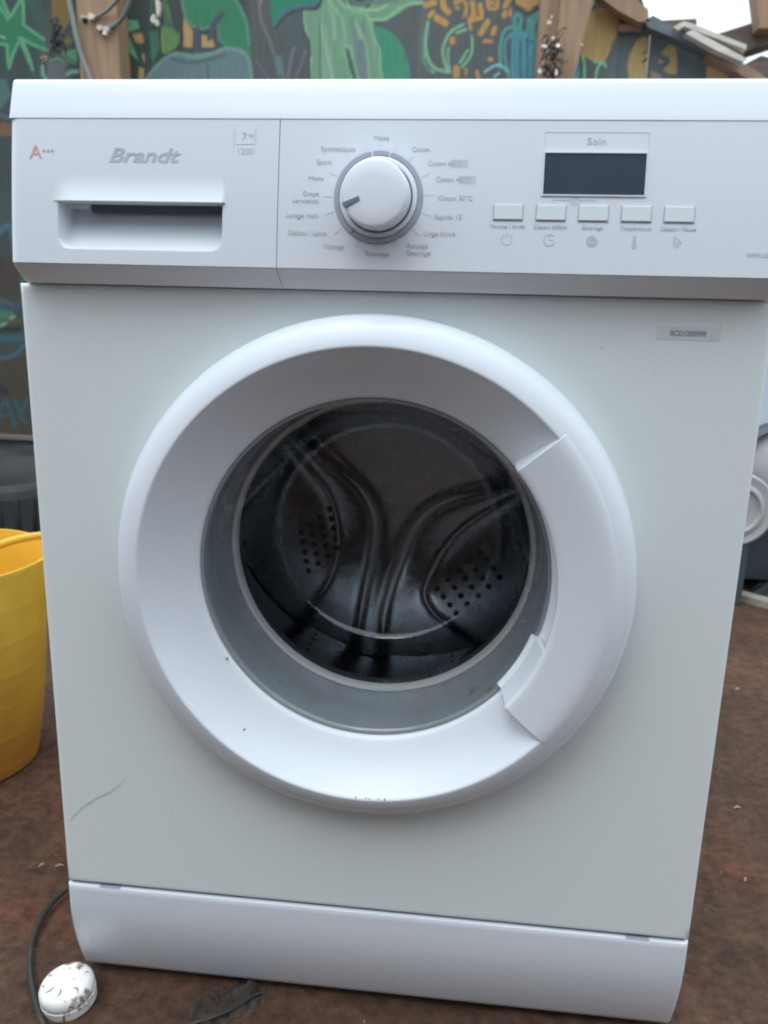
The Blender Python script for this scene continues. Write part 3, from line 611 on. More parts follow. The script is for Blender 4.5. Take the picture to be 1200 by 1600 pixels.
# silver strip below, in two lengths
def silver(x0, x1, r0, r1, z0):
    zz = [z0, z0+.0015, z0+.004, z0+.009, Z1s-.0004]; yy = [-.004, -.0062, -.0082, -.0125, PY]
    def f(x, z):
        k = min(range(len(zz)-1), key=lambda i: 0 if zz[i] <= z <= zz[i+1] else 9); t = (z-zz[k])/(zz[k+1]-zz[k]); y = yy[k]+(yy[k+1]-yy[k])*t
        if r0: y += endround(x-x0, r0)
        if r1: y += endround(x1-x, r1)
        return y
    def fx(x, z):
        s = (Z1s-z)/(Z1s-z0); s = s*s*.0018
        return x+(s*.6 if r0 and x < x0+.02 else 0)-(s*.6 if r1 and x > x1-.02 else 0)+(s if abs(x-XS0) < 1e-5 or abs(x-XS1) < 1e-5 else 0)
    return shell('silver_strip', edge_axis(x0, x1, r0, r1, 20), zz, f, M['silver'], back=.019, fx=fx)
silver(-PW, XS0, RE, 0, Z0s); silver(XS1, PW, 0, RE, Z0s)
# kick plate
kz = [.0085, .010, .014, .022, .035, .05, .07, .09, .105, .114, .1185, .1198]
def kicky(z):
    t = max(0, (.095-z)/.085); return -.0015+.021*t**1.7+(.0006 if z > .1195 else 0)+(.002 if z < .009 else 0)
kick = shell('kick_plate', edge_axis(-W+.0005, W-.0005, .005, .005, 24), kz, lambda x, z: kicky(z)+endround(min(x+W-.0005, W-.0005-x), .005), M['plastic'], back=.035)
m = MB(); m.box((-W+.004, .004, .1199), (W-.004, .020, .1224)); m.build('seam_gap', M['groove'], wm, False)
for (u0, v0, u1, v1) in ((156, 1386, 188, 1389), (977, 1469, 1014, 1473)):
    a = at(u0, v0, 0); b = at(u1, v1, 0); m = MB(); m.box((a[0], -.0012, .1197), (b[0], .004, .1202)); m.build('notch', M['ring'], kick, False)

# printing
def text(body, x, z, size, mt, parent, name='printed_label', y=None, align='CENTER', shear=0, bold=0, sx=1.0, space=1.0):
    cu = bpy.data.curves.new('txt', 'FONT'); cu.body = body; cu.size = size; cu.align_x = align; cu.align_y = 'CENTER'; cu.shear = shear; cu.offset = bold; cu.resolution_u = 3; cu.space_character = space
    cu.extrude = .00006
    t = bpy.data.objects.new('txt', cu); col.objects.link(t); dg = bpy.context.evaluated_depsgraph_get(); me = bpy.data.meshes.new_from_object(t.evaluated_get(dg)); bpy.data.objects.remove(t)
    me.materials.clear(); o = link(name, me, mt, parent, smooth=False)
    yy = (facey(z)-.00022) if y is None else y
    o.rotation_euler = (PI/2, 0, 0); o.location = (x, yy, z); o.scale = (sx, 1, 1); return o
def lines(segs, w, name, mt, parent, closed=False, y=None):
    m = MB()
    for a, b in segs:
        dx, dz = b[0]-a[0], b[1]-a[1]; L = math.hypot(dx, dz) or 1; nx, nz = -dz/L*w/2, dx/L*w/2
        P = [(a[0]+nx, a[1]+nz), (a[0]-nx, a[1]-nz), (b[0]-nx, b[1]-nz), (b[0]+nx, b[1]+nz)]
        yy = facey((a[1]+b[1])/2)-.0002 if y is None else y
        m.prism(P, yy, yy+.0003)
    return m.build(name, mt, parent, smooth=False)
def arcpts(x, z, r, a0, a1, n=24): return [(x+r*math.cos(R(a0+(a1-a0)*i/n)), z+r*math.sin(R(a0+(a1-a0)*i/n))) for i in range(n+1)]
def pl(pts): return list(zip(pts[:-1], pts[1:]))
bt = text('Brandt', -.1860, .7832, .0150, M['printdark'], drawer, 'brand_lettering', shear=.30, bold=.00030, sx=1.32)
text('A', -.2715, .7850, .0150, M['printred'], drawer); text('+++', -.2615, .7862, .0058, M['printred'], drawer)
text('7', -.1070, .7978, .0078, M['print'], drawer); text('kg', -.1020, .7992, .0040, M['print'], drawer)
text('1200', -.1064, .7872, .0068, M['print'], drawer, sx=.95)
lines([((-.1148, .8035), (-.1148, .7835)), ((-.0985, .8035), (-.0985, .7835)), ((-.1140, .7925), (-.0990, .7925))], .0004, 'rating_lines', M['print'], drawer)
TS = .0051
for body, x, z, al in (('Mixte', -.0032, .7973, 'CENTER'), ('Synthétiques', -.0220, .7892, 'RIGHT'), ('Sport', -.0400, .7799, 'RIGHT'), ('Mixte', -.0455, .7682, 'RIGHT'), ('Draps\nserviettes', -.0485, .7546, 'RIGHT'), ('Lavage main', -.0485, .7414, 'RIGHT'), ('Délicat / Laine', -.0420, .7287, 'RIGHT'), ('Vidange', -.0285, .7193, 'RIGHT'), ('Essorage', -.0030, .7146, 'CENTER'), ('Rinçage\nEssorage', .0190, .7183, 'LEFT'), ('Linge foncé', .0310, .7299, 'LEFT'), ('Rapide 15\'', .0382, .7418, 'LEFT'), ('Coton 30°C', .0405, .7552, 'LEFT'), ('Coton 40°C', .0382, .7684, 'LEFT'), ('Coton 60°C', .0318, .7796, 'LEFT'), ('Coton', .0195, .7894, 'LEFT')):
    t = text(body, x, z, TS, M['printdark'], fascia, align=al)
    if '\n' in body: t.data.update()
DX, DZ = -.0038, .7552
tk = []
for a, r1 in ((90, .0405), (72, .038), (50, .0395), (25, .0415), (3, .042), (-18, .042), (-40, .042), (-66, .039), (-90, .036), (-114, .039), (-140, .042), (-162, .042), (180, .042), (155, .0415), (130, .0395), (108, .038)):
    tk.append(((DX+.0345*math.cos(R(a)), DZ+.0345*math.sin(R(a))), (DX+r1*math.cos(R(a)), DZ+r1*math.sin(R(a)))))
lines(tk, .00035, 'tick_marks', M['print'], fascia)
# boxed temperatures
for x, z in ((.0553, .7796), (.0617, .7684)):
    m = MB(); m.box((x-.0062+.0, facey(z)-.00012, z-.0030), (x+.0062, facey(z)+.0002, z+.0030)); m.build('temperature_box', mat('pale_print', (.60, .62, .68), .5), fascia, False)
# program dial
dialp = []
ring = MB()
for a0, a1 in ((102, 233), (236.5, 299), (302, 435), (78, 99)):
    ring.lathe([(.0296, facey(DZ)-.0003), (.0299, facey(DZ)-.0012), (.0329, facey(DZ)-.0012), (.0333, facey(DZ)-.0003)], DX, DZ, 40, R(a0), R(a1), close=True)
ring.build('dial_ring', M['ring'], wm)
f0 = facey(DZ)
m = MB(); m.lathe([(.0293, f0+.002), (.0293, f0-.0008), (.0288, f0-.0022), (.0272, f0-.0026), (.0258, f0-.0020), (.0252, f0+.001)], DX, DZ, 96); dial = m.build('program_dial', M['plastic'], wm)
m = MB(); m.lathe([(.0253, f0-.0004), (.0245, f0-.0005), (0.0001, f0-.0005)], DX, DZ, 96); m.build('dial_groove', M['groove'], dial)
m = MB(); m.lathe([(.0246, f0-.0006), (.0246, f0-.0100), (.0240, f0-.0240), (.0236, f0-.0272), (.0227, f0-.0286), (.0200, f0-.0294), (.0120, f0-.0300), (.0001, f0-.0302)], DX, DZ, 96); m.build('dial_cap', M['plastic'], dial)
ap = R(203); ux, uz = math.cos(ap), math.sin(ap); P = []
for r_, w_ in ((.0238, -.0016), (.0110, -.0016), (.0110, .0016), (.0238, .0016)): P.append((DX+ux*r_-uz*w_, DZ+uz*r_+ux*w_))
m = MB(); m.prism(P, f0-.03045, f0-.021); m.build('pointer_mark', M['pointer'], dial, False)
# display
dx0, dx1, dz0, dz1 = .1168, .1890, .7588, .7876
m = MB(); m.box((dx0, facey(.773)-.0004, dz0), (dx1, facey(.773)+.004, dz1)); disp = m.build('display_screen', M['screen'], wm, False)
m = MB()
for b_ in (((dx0-.0010, .7578), (dx1+.0010, .7588)), ((dx0-.0010, .7876), (dx1+.0010, .7884)), ((dx0-.0010, .7588), (dx0, .7876)), ((dx1, .7588), (dx1+.0010, .7876))):
    (a, c), (b, d) = b_; m.box((a, facey(.773)-.0011, c), (b, facey(.773)+.001, d))
m.build('bezel', M['plastic'], disp, False)
lines([((.1165, .8022), (.1900, .8022)), ((.1165, .8022), (.1165, .789)), ((.1900, .8022), (.1900, .789))], .0004, 'print_frame', M['print'], fascia)
text('Soin', .1532, .7958, .0070, M['printdark'], fascia, sx=1.15)
lines([((.1245, .7548), (.1370, .7548)), ((.1245, .7548), (.1245, .7532)), ((.1435, .7548), (.1550, .7548)), ((.1550, .7548), (.1550, .7532)), ((.1403, .7582), (.1403, .7565))]+pl(arcpts(.1403, .7545, .0028, 0, 360))+pl(arcpts(.1403, .7552, .0012, -60, 240, 8))+[((.1403, .7542), (.1403, .7530))], .00035, 'lock_symbol', M['printdark'], fascia)
# buttons
for k, (bx, lab) in enumerate(((.0925, 'Marche / Arrêt'), (.1235, 'Départ différé'), (.1540, 'Essorage'), (.1845, 'Température'), (.2147, 'Départ / Pause'))):
    bz = .7458; y0 = facey(bz); hw, hh = .0104, .0056
    m = MB(); m.prism([(bx-hw-.0006, bz-hh-.0007), (bx+hw+.0006, bz-hh-.0007), (bx+hw+.0006, bz+hh+.0002), (bx-hw-.0006, bz+hh+.0002)], y0-.00015, y0+.001); gr = m.build('button', M['ring'], wm, False)
    m = MB(); m.box((bx-hw, y0-.0010, bz-hh+.0005), (bx+hw, y0, bz+hh)); o = m.build('button_cap', M['plastic'], gr, False)
    bv = o.modifiers.new('bevel', 'BEVEL'); bv.width = .0008; bv.segments = 3
    text(lab, bx, .7358, .0042, M['printdark'], fascia)
    iz = .7266
    if k == 0: S_ = pl(arcpts(bx, iz, .0038, 115, 425))+[((bx, iz+.0052), (bx, iz+.001))]
    elif k == 1: S_ = pl(arcpts(bx, iz, .0040, 40, 345))+[((bx, iz+.003), (bx, iz)), ((bx, iz), (bx+.0025, iz))]
    elif k == 2:
        sp = [(bx+(.0006+.0038*t/60)*math.cos(t*.32), iz+(.0006+.0038*t/60)*math.sin(t*.32)) for t in range(61)]; S_ = pl(sp)
    elif k == 3: S_ = pl(arcpts(bx, iz-.0032, .0016, 120, 420))+[((bx-.0009, iz-.002), (bx-.0009, iz+.004)), ((bx+.0009, iz-.002), (bx+.0009, iz+.004)), ((bx-.0009, iz+.004), (bx+.0009, iz+.004)), ((bx, iz-.0035), (bx, iz+.002))]
    else: S_ = [((bx-.0024, iz+.0042), (bx-.0024, iz-.003)), ((bx-.0024, iz+.0042), (bx+.003, iz)), ((bx+.003, iz), (bx, iz-.0042)), ((bx-.0010, iz+.001), (bx-.0010, iz-.003)), ((bx+.0006, iz+.001), (bx+.0002, iz-.003))]
    lines(S_, .0005, 'button_symbol', M['printdark'], fascia)
text('WM71208', .2725, .7186, .0042, M['printdark'], fascia)
# seat the whole control panel assembly at its measured place
LEAN = .15
def seat(o, kind=None):
    f = lambda x: x*.9947+.0019
    g = lambda z: z+.0018-.0007*(z-.7034)/.107
    if o.type == 'MESH':
        lean = lambda z: (z-.7034)*LEAN-.0060
        if o.rotation_euler.x:
            o.location.y += lean(o.location.z); o.rotation_euler.x = PI/2-math.atan(LEAN); o.location.x = f(o.location.x); o.location.z = g(o.location.z)
        else:
            n_ = o.name.split('.')[0]
            for v in o.data.vertices:
                if n_ == 'silver_strip':
                    if v.co.y < .015: v.co.y += -.0060*(v.co.z-.688)/.015
                elif n_ != 'worktop' and v.co.y < .015: v.co.y += lean(v.co.z)
                v.co.x = f(v.co.x); v.co.z = g(v.co.z)
    for c in o.children: seat(c)
for o in wm.children:
    if o.name.split('.')[0] in ('worktop', 'detergent_drawer', 'control_fascia', 'silver_strip', 'dial_ring', 'program_dial', 'display_screen', 'button'): seat(o)
# sticker, scuffs
m = MB(); m.box((.2122, -.00025, .6592), (.2590, .0001, .6692)); st = m.build('sticker', M['sticker'], wm, False)
text('8C01008998', .2352, .6640, .0056, M['ring'], st, 'sticker_print', y=-.00045, bold=.00018, sx=.92)
sc = [at(u, v, 0) for u, v in ((108, 1284), (128, 1262), (150, 1248), (172, 1238), (188, 1226), (200, 1210))]
m = MB(); V = []
for i, p_ in enumerate(sc):
    w_ = (.0003, .0008, .0011, .0009, .0005, .0001)[i]; V += [(p_[0]-w_*.5, -.00012, p_[2]+w_), (p_[0]+w_*.5, -.00012, p_[2]-w_)]
m.add(V, [(2*i, 2*i+1, 2*i+3, 2*i+2) for i in range(len(sc)-1)]); m.build('scuff', M['scuff'], wm, False)

p_ = at(612, 1532, .002); m = MB(); m.prism([(p_[0]+math.cos(q)*.0022*(1+.3*math.sin(3*q)), p_[2]+math.sin(q)*.0035) for q in np.linspace(0, 2*PI, 13)[:-1]], kicky(p_[2])-.0003, kicky(p_[2])+.002); m.build('stain', mat('rust_stain', (.50, .42, .36), .6), kick, False)
rs_ = random.Random(21)
for k in range(16):
    x_, z_ = rs_.uniform(-.28, .28), rs_.choice([rs_.uniform(.14, .24), rs_.uniform(.60, .68), rs_.uniform(.14, .66)])
    if math.hypot(x_-XC, z_-ZC) < .222: continue
    q0 = rs_.uniform(.0004, .0008); m = MB(); m.prism([(x_+math.cos(q)*q0, z_+math.sin(q)*q0*rs_.uniform(.7, 1.6)) for q in np.linspace(0, 2*PI, 7)[:-1]], -.0002, .0002); m.build('speck', M['scuff'], wm, False)
# door gasket, drum
m = MB(); m.lathe([(.159, .0005), (.1535, .003), (.1520, .010), (.1510, .030), (.1500, .050), (.1485, .066), (.1465, .073), (.1445, .074), (.1430, .079), (.1430, .083)], XC, ZC, 128); m.build('door_gasket', M['rubber'], wm)
m = MB(); m.lathe([(.1460, .0805), (.1450, .0752), (.1425, .0732), (.1394, .0738), (.1378, .0775), (.1384, .0815)], XC, ZC, 160); m.build('drum_rim', M['rim'], wm)
m = MB(); m.lathe([(.1440, .0820), (.1380, .0830), (.1370, .0900), (.1420, .0980), (.1500, .1000)], XC, ZC, 128); m.build('inner_lip', M['dark'], wm)
DY = .36
def drum_tex():
    m = mat('drum_wall', (.36, .375, .40), .3, metal=1, rough_var=.06, nscale=30); nt = m.node_tree; N = nt.nodes; L = nt.links; b = N['Principled BSDF']
    tc = N.new('ShaderNodeTexCoord'); vo = N.new('ShaderNodeTexVoronoi'); vo.inputs['Scale'].default_value = 60; vo.inputs['Randomness'].default_value = 0; L.new(tc.outputs['Object'], vo.inputs[0])
    mr = N.new('ShaderNodeMapRange'); mr.inputs[1].default_value = .16; mr.inputs[2].default_value = .22; mr.inputs[3].default_value = .05; mr.inputs[4].default_value = 1; L.new(vo.outputs['Distance'], mr.inputs[0])
    mx = N.new('ShaderNodeMix'); mx.data_type = 'RGBA'; mx.inputs[6].default_value = (.01, .01, .01, 1); mx.inputs[7].default_value = (.36, .375, .40, 1); L.new(mr.outputs[0], mx.inputs[0]); L.new(mx.outputs[2], b.inputs['Base Color'])
    return m
m = MB(); m.lathe([(.1500, .1000), (.2300, .1030), (.2350, .1080), (.2350, .3500), (.2330, DY)], XC, ZC, 128); drum = m.build('drum', drum_tex(), wm, ang=60)
RIB_A = [(536, 738), (562, 762), (580, 790), (587, 822), (583, 866), (574, 908), (566, 948), (560, 982)]
RIB_B = [(752, 768), (704, 780), (668, 800), (643, 832), (626, 872), (612, 914), (602, 956), (599, 990)]
EDGE_C = [(488, 738), (514, 772), (527, 818), (528, 862), (517, 902), (500, 930)]
EDGE_D = [(776, 790), (732, 818), (700, 850), (676, 888), (663, 926), (676, 956), (700, 975)]
def onback(pts, y=DY-.008): return [(at(u, v, y)[0], at(u, v, y)[2]) for u, v in pts]
def drum_back():
    n = 300; c = np.linspace(-.236, .236, n); X, Z = np.meshgrid(c, c); D = np.hypot(X, Z); GX, GZ = X+XC, Z+ZC
    Pp = np.stack([GX.ravel(), GZ.ravel()], -1)
    def sd(pts):                                                   # signed distance to a smooth curve (positive on its left)
        q = [tuple(v)[:2] for v in smoothpts([(a, b, 0) for a, b in onback(pts)], 6)]; q = np.array(q); best = np.full(len(Pp), 9.); sg = np.ones(len(Pp))
        q[0] += (q[0]-q[1])*30; q[-1] += (q[-1]-q[-2])*30
        for A, B in zip(q[:-1], q[1:]):
            d = B-A; t = np.clip(((Pp-A)@d)/(d@d), 0, 1); w = Pp-A-t[:, None]*d; L_ = np.hypot(*w.T); m_ = L_ < best
            sg[m_] = np.sign(d[0]*(Pp[m_, 1]-A[1])-d[1]*(Pp[m_, 0]-A[0])); best = np.minimum(best, L_)
        return (best*sg).reshape(X.shape)
    S = lambda d, w: 1/(1+np.exp(-d/w))
    a, b, cc, dd = sd(RIB_A), sd(RIB_B), sd(EDGE_C), sd(EDGE_D)
    Y = np.zeros_like(X)
    web = S(a, .005)*S(-b, .005)                                   # the raised web between the two ribs
    left = S(-cc, .004); right = S(dd, .004)
    Y -= .014*web; Y -= .010*left; Y -= .010*right
    V = np.stack([GX.ravel(), DY+Y.ravel(), GZ.ravel()], -1); inside = (D < .2335)
    F = []
    for j in range(n-1):
        for i in range(n-1):
            if inside[j, i] and inside[j, i+1] and inside[j+1, i] and inside[j+1, i+1]: F.append((j*n+i, j*n+i+1, (j+1)*n+i+1, (j+1)*n+i))
    mesh('drum_back', V, F, M['steel'], drum, ang=180, fix=False)
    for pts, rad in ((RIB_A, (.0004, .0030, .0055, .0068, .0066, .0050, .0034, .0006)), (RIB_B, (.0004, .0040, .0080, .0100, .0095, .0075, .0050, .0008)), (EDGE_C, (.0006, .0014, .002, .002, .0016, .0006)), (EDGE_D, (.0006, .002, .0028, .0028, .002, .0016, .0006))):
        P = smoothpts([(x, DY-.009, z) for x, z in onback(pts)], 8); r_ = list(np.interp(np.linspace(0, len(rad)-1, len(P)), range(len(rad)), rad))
        m = MB(); m.tube(P, r_, 12); m.build('drum_rib_highlight', M['rib'], drum, ang=80)  # ridges in the pale steel carry the painted highlights
    m = MB()
    def row(u0, v0, du, dv, k, rows, ru, rv):
        for r_ in range(rows):
            for q in range(k):
                u = u0+du*q+ru*r_; v = v0+dv*q+rv*r_; x, z = onback([(u, v)], DY-.010)[0]
                m.lathe([(.0040, DY-.0104), (.0037, DY-.0116), (.0028, DY-.0112), (.0001, DY-.0108)], x, z, 12)
    row(683, 919, 17, -14, 5, 4, 10, 13)
    row(470, 832, 15, -12, 4, 5, 3, 15)
    o = m.build('perforations', M['black'], drum); o['kind'] = 'stuff'
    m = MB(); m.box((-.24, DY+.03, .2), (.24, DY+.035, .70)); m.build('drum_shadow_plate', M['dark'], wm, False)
drum_back()
# door: ring, glass bowl, handle
outer = [(.2085, .0000), (.2135, -.0015), (.2158, -.0060), (.2166, -.0120), (.2160, -.0175), (.2140, -.0225), (.2100, -.0268), (.2050, -.0300), (.1990, -.0327), (.1945, -.0343), (.1930, -.0346), (.1922, -.0342), (.1905, -.0322)]
inner = [(.1880, -.0298), (.1820, -.0238), (.1750, -.0175), (.1680, -.0118), (.1610, -.0068), (.1550, -.0030), (.1524, -.0012), (.1512, .0002), (.1505, .0020), (.1503, .0060), (.1506, .0100)]
m = MB(); m.lathe(outer+inner, XC, ZC, 256); door = m.build('door', M['plastic'], wm, ang=60)
m = MB(); m.lathe([(.1503, .0040), (.1480, .0052), (.1462, .0085), (.1450, .0130), (.1420, .030), (.1380, .055), (.1325, .085), (.1268, .107), (.1240, .116), (.1205, .1245), (.1160, .1315), (.1100, .1368), (.1030, .1400), (.0900, .1420), (.0600, .1440), (.0001, .1450)], XC, ZC, 192); m.build('door_glass', M['glass'], door, ang=60)
m = MB(); m.lathe([(.1502, .0035), (.1500, .0020), (.1478, .0024), (.1476, .0045)], XC, ZC, 160); m.build('glass_seal', M['rubber'], door)
def handle():
    A0, A1 = -40.2, 41.8
    loop = [(.2005, -.0316), (.1985, -.0331), (.1935, -.0349), (.1870, -.0350), (.1780, -.0341), (.1680, -.0325), (.1590, -.0313), (.1548, -.0306), (.1530, -.0296), (.1523, -.0280), (.1526, -.0225), (.1560, -.0195), (.1700, -.0200), (.1850, -.0262), (.1905, -.0320)]
    V = []; F = []; n = 64; k = len(loop)
    for i in range(n+1):
        a = R(A0+(A1-A0)*i/n)
        for j, (r, y) in enumerate(loop): V.append((XC+r*math.cos(a), y, ZC+r*math.sin(a)))
    for i in range(n):
        for q in range(k): w = (q+1) % k; F.append((i*k+q, i*k+w, (i+1)*k+w, (i+1)*k+q))
    F += [tuple(range(k)), tuple(range(n*k, n*k+k))[::-1]]
    h = mesh('door_handle', V, F, M['plastic'], door, ang=40); bv = h.modifiers.new('bevel', 'BEVEL'); bv.width = .0007; bv.segments = 2; bv.limit_method = 'ANGLE'; bv.angle_limit = R(50)
    # sloping end cheeks that close the handle down to the recessed ring
    for a0, a1, nm in ((A0+1.2, A0-.2, 'handle_cheek'), (A1-1.2, A1+.2, 'handle_cheek')):
        m = MB()
        V = []
        rs = [.1530, .158, .165, .172, .179, .186, .1905]
        def bev(r):
            pts = inner+[(.1905, -.0325)]; pts = sorted(pts)
            for (ra, ya), (rb, yb) in zip(pts[:-1], pts[1:]):
                if ra <= r <= rb: return ya+(yb-ya)*(r-ra)/max(rb-ra, 1e-9)
            return 0
        def fr(r): return np.interp(r, [.1530, .1590, .1780, .1905], [-.0296, -.0313, -.0337, -.0347])
        for r in rs:
            for a, e in ((a0, 0), (a1, 0)):
                a_ = R(a); V += [(XC+r*math.cos(a_), fr(r)+.0006, ZC+r*math.sin(a_)), (XC+r*math.cos(a_), bev(r)+.001, ZC+r*math.sin(a_))]
        F = []
        for i in range(len(rs)-1):
            b = i*4; F += [(b, b+4, b+6, b+2), (b+2, b+6, b+7, b+3), (b+3, b+7, b+5, b+1), (b+1, b+5, b+4, b)]
        F += [(0, 2, 3, 1), (len(rs)*4-4, len(rs)*4-3, len(rs)*4-1, len(rs)*4-2)]
        m.add(V, F); m.build(nm, M['plastic'], door, ang=30)
    # finger tab inside the lower end of the handle
    tab = [(.1535, -.0292), (.1520, -.0275), (.1475, -.0030), (.1440, .0010), (.1440, .0030), (.1500, .0030), (.1560, -.0220)]
    m = MB(); m.lathe(tab, XC, ZC, 20, R(-39.5), R(-18.0), close=True); m.build('finger_tab', M['plastic'], door, ang=30)
handle()
# tiny chips and marks on the ring
for u, v, w, h in ((556, 1246, 1.5, 3), (572, 1247, 2.6, 1.6), (577, 1248, 1.2, 2.2), (592, 1248, 2.5, 1), (601, 1249, 1.3, 3)):
    p_ = at(u, v, -.03)
    for _ in range(4): r_ = math.hypot(p_[0]-XC, p_[2]-ZC); yb = float(np.interp(r_, [q[0] for q in outer[4:][::-1]], [q[1] for q in outer[4:][::-1]])); p_ = at(u, v, yb)
    m = MB(); m.prism([(p_[0]+math.cos(q)*w/2700, p_[2]+math.sin(q)*h/2700) for q in np.linspace(0, 2*PI, 7)[:-1]], yb-.0010, yb+.002); m.build('chip', M['chip'], door, False)
for u, v in ((382, 1140), (355, 1029)):
    p_ = at(u, v, -.012); r_ = math.hypot(p_[0]-XC, p_[2]-ZC); yb = np.interp(r_, [q[0] for q in inner[:6]][::-1], [q[1] for q in inner[:6]][::-1]); p_ = at(u, v, float(yb)); m = MB(); m.prism([(p_[0]+math.cos(q)*.0008, p_[2]+math.sin(q)*.001) for q in np.linspace(0, 2*PI, 7)[:-1]], yb-.0008, yb+.001); m.build('chip', M['chip'], door, False)
p_ = at(941, 544, 0); m = MB(); m.prism([(p_[0]+math.cos(q)*.0008, p_[2]+math.sin(q)*.0008) for q in np.linspace(0, 2*PI, 7)[:-1]], -.0003, .0002); m.build('speck', M['scuff'], wm, False)

# ------------------------------------------------------------------ added unseen fence: cuts low sky light, darkens the glass reflection
of_ = thing('added_plank_fence', 'tall plank fence added unseen behind the camera to block sky light and reflect in the door glass', 'fence', (0, -2.2, 0))
rr = random.Random(8)
for k in range(22):
    x = -3.3+k*.30; m = MB(); m.box((x+.004, -2.22+rr.uniform(0, .012), 0), (x+.294, -2.20+rr.uniform(0, .006), 2.35+rr.uniform(-.05, .05))); relparent(m.build('added_fence_board', M['woodgrey'], None, False), of_)
for z in (.5, 1.9):
    m = MB(); m.box((-3.3, -2.195, z), (3.3, -2.16, z+.09)); relparent(m.build('added_fence_rail', M['wooddark'], None, False), of_)

# ------------------------------------------------------------------ yellow tub
tub = thing('yellow_tub', 'yellow flexible plastic tub with a strap handle and muddy lower side, left of the machine', 'tub', (-.665, .385, 0))
def tubmesh():
    n = 72; prof = []
    H = .318
    for i in range(90):
        t = i/89; prof.append((.108+.040*t**.9, H*t, t))
    V = []; F = []
    def lug(a):
        d = (a-R(25)+PI) % (2*PI)-PI; d2 = (a-R(205)+PI) % (2*PI)-PI; return math.exp(-(d/.30)**2)+math.exp(-(d2/.30)**2)
    for side in (0, 1):
        for (r, z, t) in prof:
            for k in range(n):
                a = 2*PI*k/n; rr_ = r-(0.003 if side else 0); zz = z+.002*0
                g = lug(a)*max(0, t-.75)/.25; rr_ += .020*g; zz += .012*g
                rr_ += .0006*max(0, math.sin(z*2*PI/.05))**16*(1 if side == 0 else 0)+.003*noise.noise((math.cos(a)*2, math.sin(a)*2, z*6))
                V.append((rr_*math.cos(a), rr_*math.sin(a), zz+(.004 if side else 0)*(1-t)))
    m_ = len(prof)
    for side in (0, 1):
        o_ = side*m_*n
        for i in range(m_-1):
            for k in range(n): q = (o_+i*n+k, o_+i*n+(k+1) % n, o_+(i+1)*n+(k+1) % n, o_+(i+1)*n+k); F.append(q if side == 0 else q[::-1])
    t0 = (m_-1)*n
    for k in range(n): F.append((t0+k, t0+(k+1) % n, m_*n+t0+(k+1) % n, m_*n+t0+k))
    F.append(tuple(range(n))[::-1]); F.append(tuple(range(m_*n, m_*n+n)))
    return V, F
V, F = tubmesh()
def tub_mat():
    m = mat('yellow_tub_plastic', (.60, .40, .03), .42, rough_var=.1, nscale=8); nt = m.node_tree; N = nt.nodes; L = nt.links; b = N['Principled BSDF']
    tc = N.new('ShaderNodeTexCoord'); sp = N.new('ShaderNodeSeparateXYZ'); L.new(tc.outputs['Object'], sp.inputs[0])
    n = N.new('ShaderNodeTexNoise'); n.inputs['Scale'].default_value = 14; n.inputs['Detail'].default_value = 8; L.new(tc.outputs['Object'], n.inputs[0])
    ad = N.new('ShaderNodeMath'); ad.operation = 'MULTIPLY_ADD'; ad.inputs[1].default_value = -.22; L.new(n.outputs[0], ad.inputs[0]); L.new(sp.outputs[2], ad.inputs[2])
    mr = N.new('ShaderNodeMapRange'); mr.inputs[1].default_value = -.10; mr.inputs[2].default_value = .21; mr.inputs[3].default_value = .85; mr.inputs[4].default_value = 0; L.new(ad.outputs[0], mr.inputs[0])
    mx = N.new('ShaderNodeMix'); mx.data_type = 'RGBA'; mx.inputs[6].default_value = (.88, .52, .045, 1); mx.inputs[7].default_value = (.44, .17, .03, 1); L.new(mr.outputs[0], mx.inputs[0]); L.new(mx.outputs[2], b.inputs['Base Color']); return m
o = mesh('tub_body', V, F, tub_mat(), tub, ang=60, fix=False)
H0 = Vector((.150, .062, .322)); H1 = Vector((-.02, -.02, .355)); H2 = Vector((-.150, -.07, .322))
m = MB(); m.tube(smoothpts([(.155, .070, .315), (.140, .060, .338), (.10, .035, .338), (.04, -.01, .322), (-.04, -.07, .315), (-.11, -.09, .325)], 8), .0058, 10); m.build('strap_handle', M['yellow'], tub)

# ------------------------------------------------------------------ small things on the ground
cap = thing('round_plastic_cap', 'round dirty white plastic cap with dark slits lying at the left foot of the machine', 'cap', atz(109, 1560, .003)); cap.scale = (.71, .71, .92)
m = MB(); m.turn([(.0001, .0262), (.012, .0261), (.022, .0257), (.030, .0244), (.0345, .0222), (.0368, .0185), (.0374, .0125), (.0360, .0104), (.0374, .0096), (.0372, .0040), (.0365, -.0010), (.0340, -.0010), (.0001, -.0010)], 64); m.build('cap_shell', M['capwhite'], cap, ang=60)
for a, r0, r1 in ((215, .015, .028), (262, .014, .025), (318, .020, .031), (150, .023, .031), (45, .020, .026), (85, .018, .0215), (20, .026, .032), (185, .026, .032)):
    V = []
    for i in range(5):
        r_ = r0+(r1-r0)*i/4; aa = R(a+8*math.sin(i*.8)); z_ = np.interp(r_, [.012, .022, .030, .0345], [.0261, .0257, .0244, .0222])+.0003
        ta = Vector((-math.sin(aa), math.cos(aa), 0))*(.0008*(1.2-abs(i-2)*.25)); p0 = Vector((r_*math.cos(aa), r_*math.sin(aa), z_)); V += [p0+ta, p0-ta]
    m = MB(); m.add(V, [(2*i, 2*i+1, 2*i+3, 2*i+2) for i in range(4)]); m.build('slit', M['twig'], cap, False)
cap.rotation_euler = (R(5), R(-5), R(8))
pts = [atz(u, v, .004) for u, v in ((140, 1362), (118, 1376), (100, 1392), (80, 1412), (62, 1440), (50, 1475), (47, 1510), (52, 1550), (62, 1585), (70, 1612), (75, 1650))]
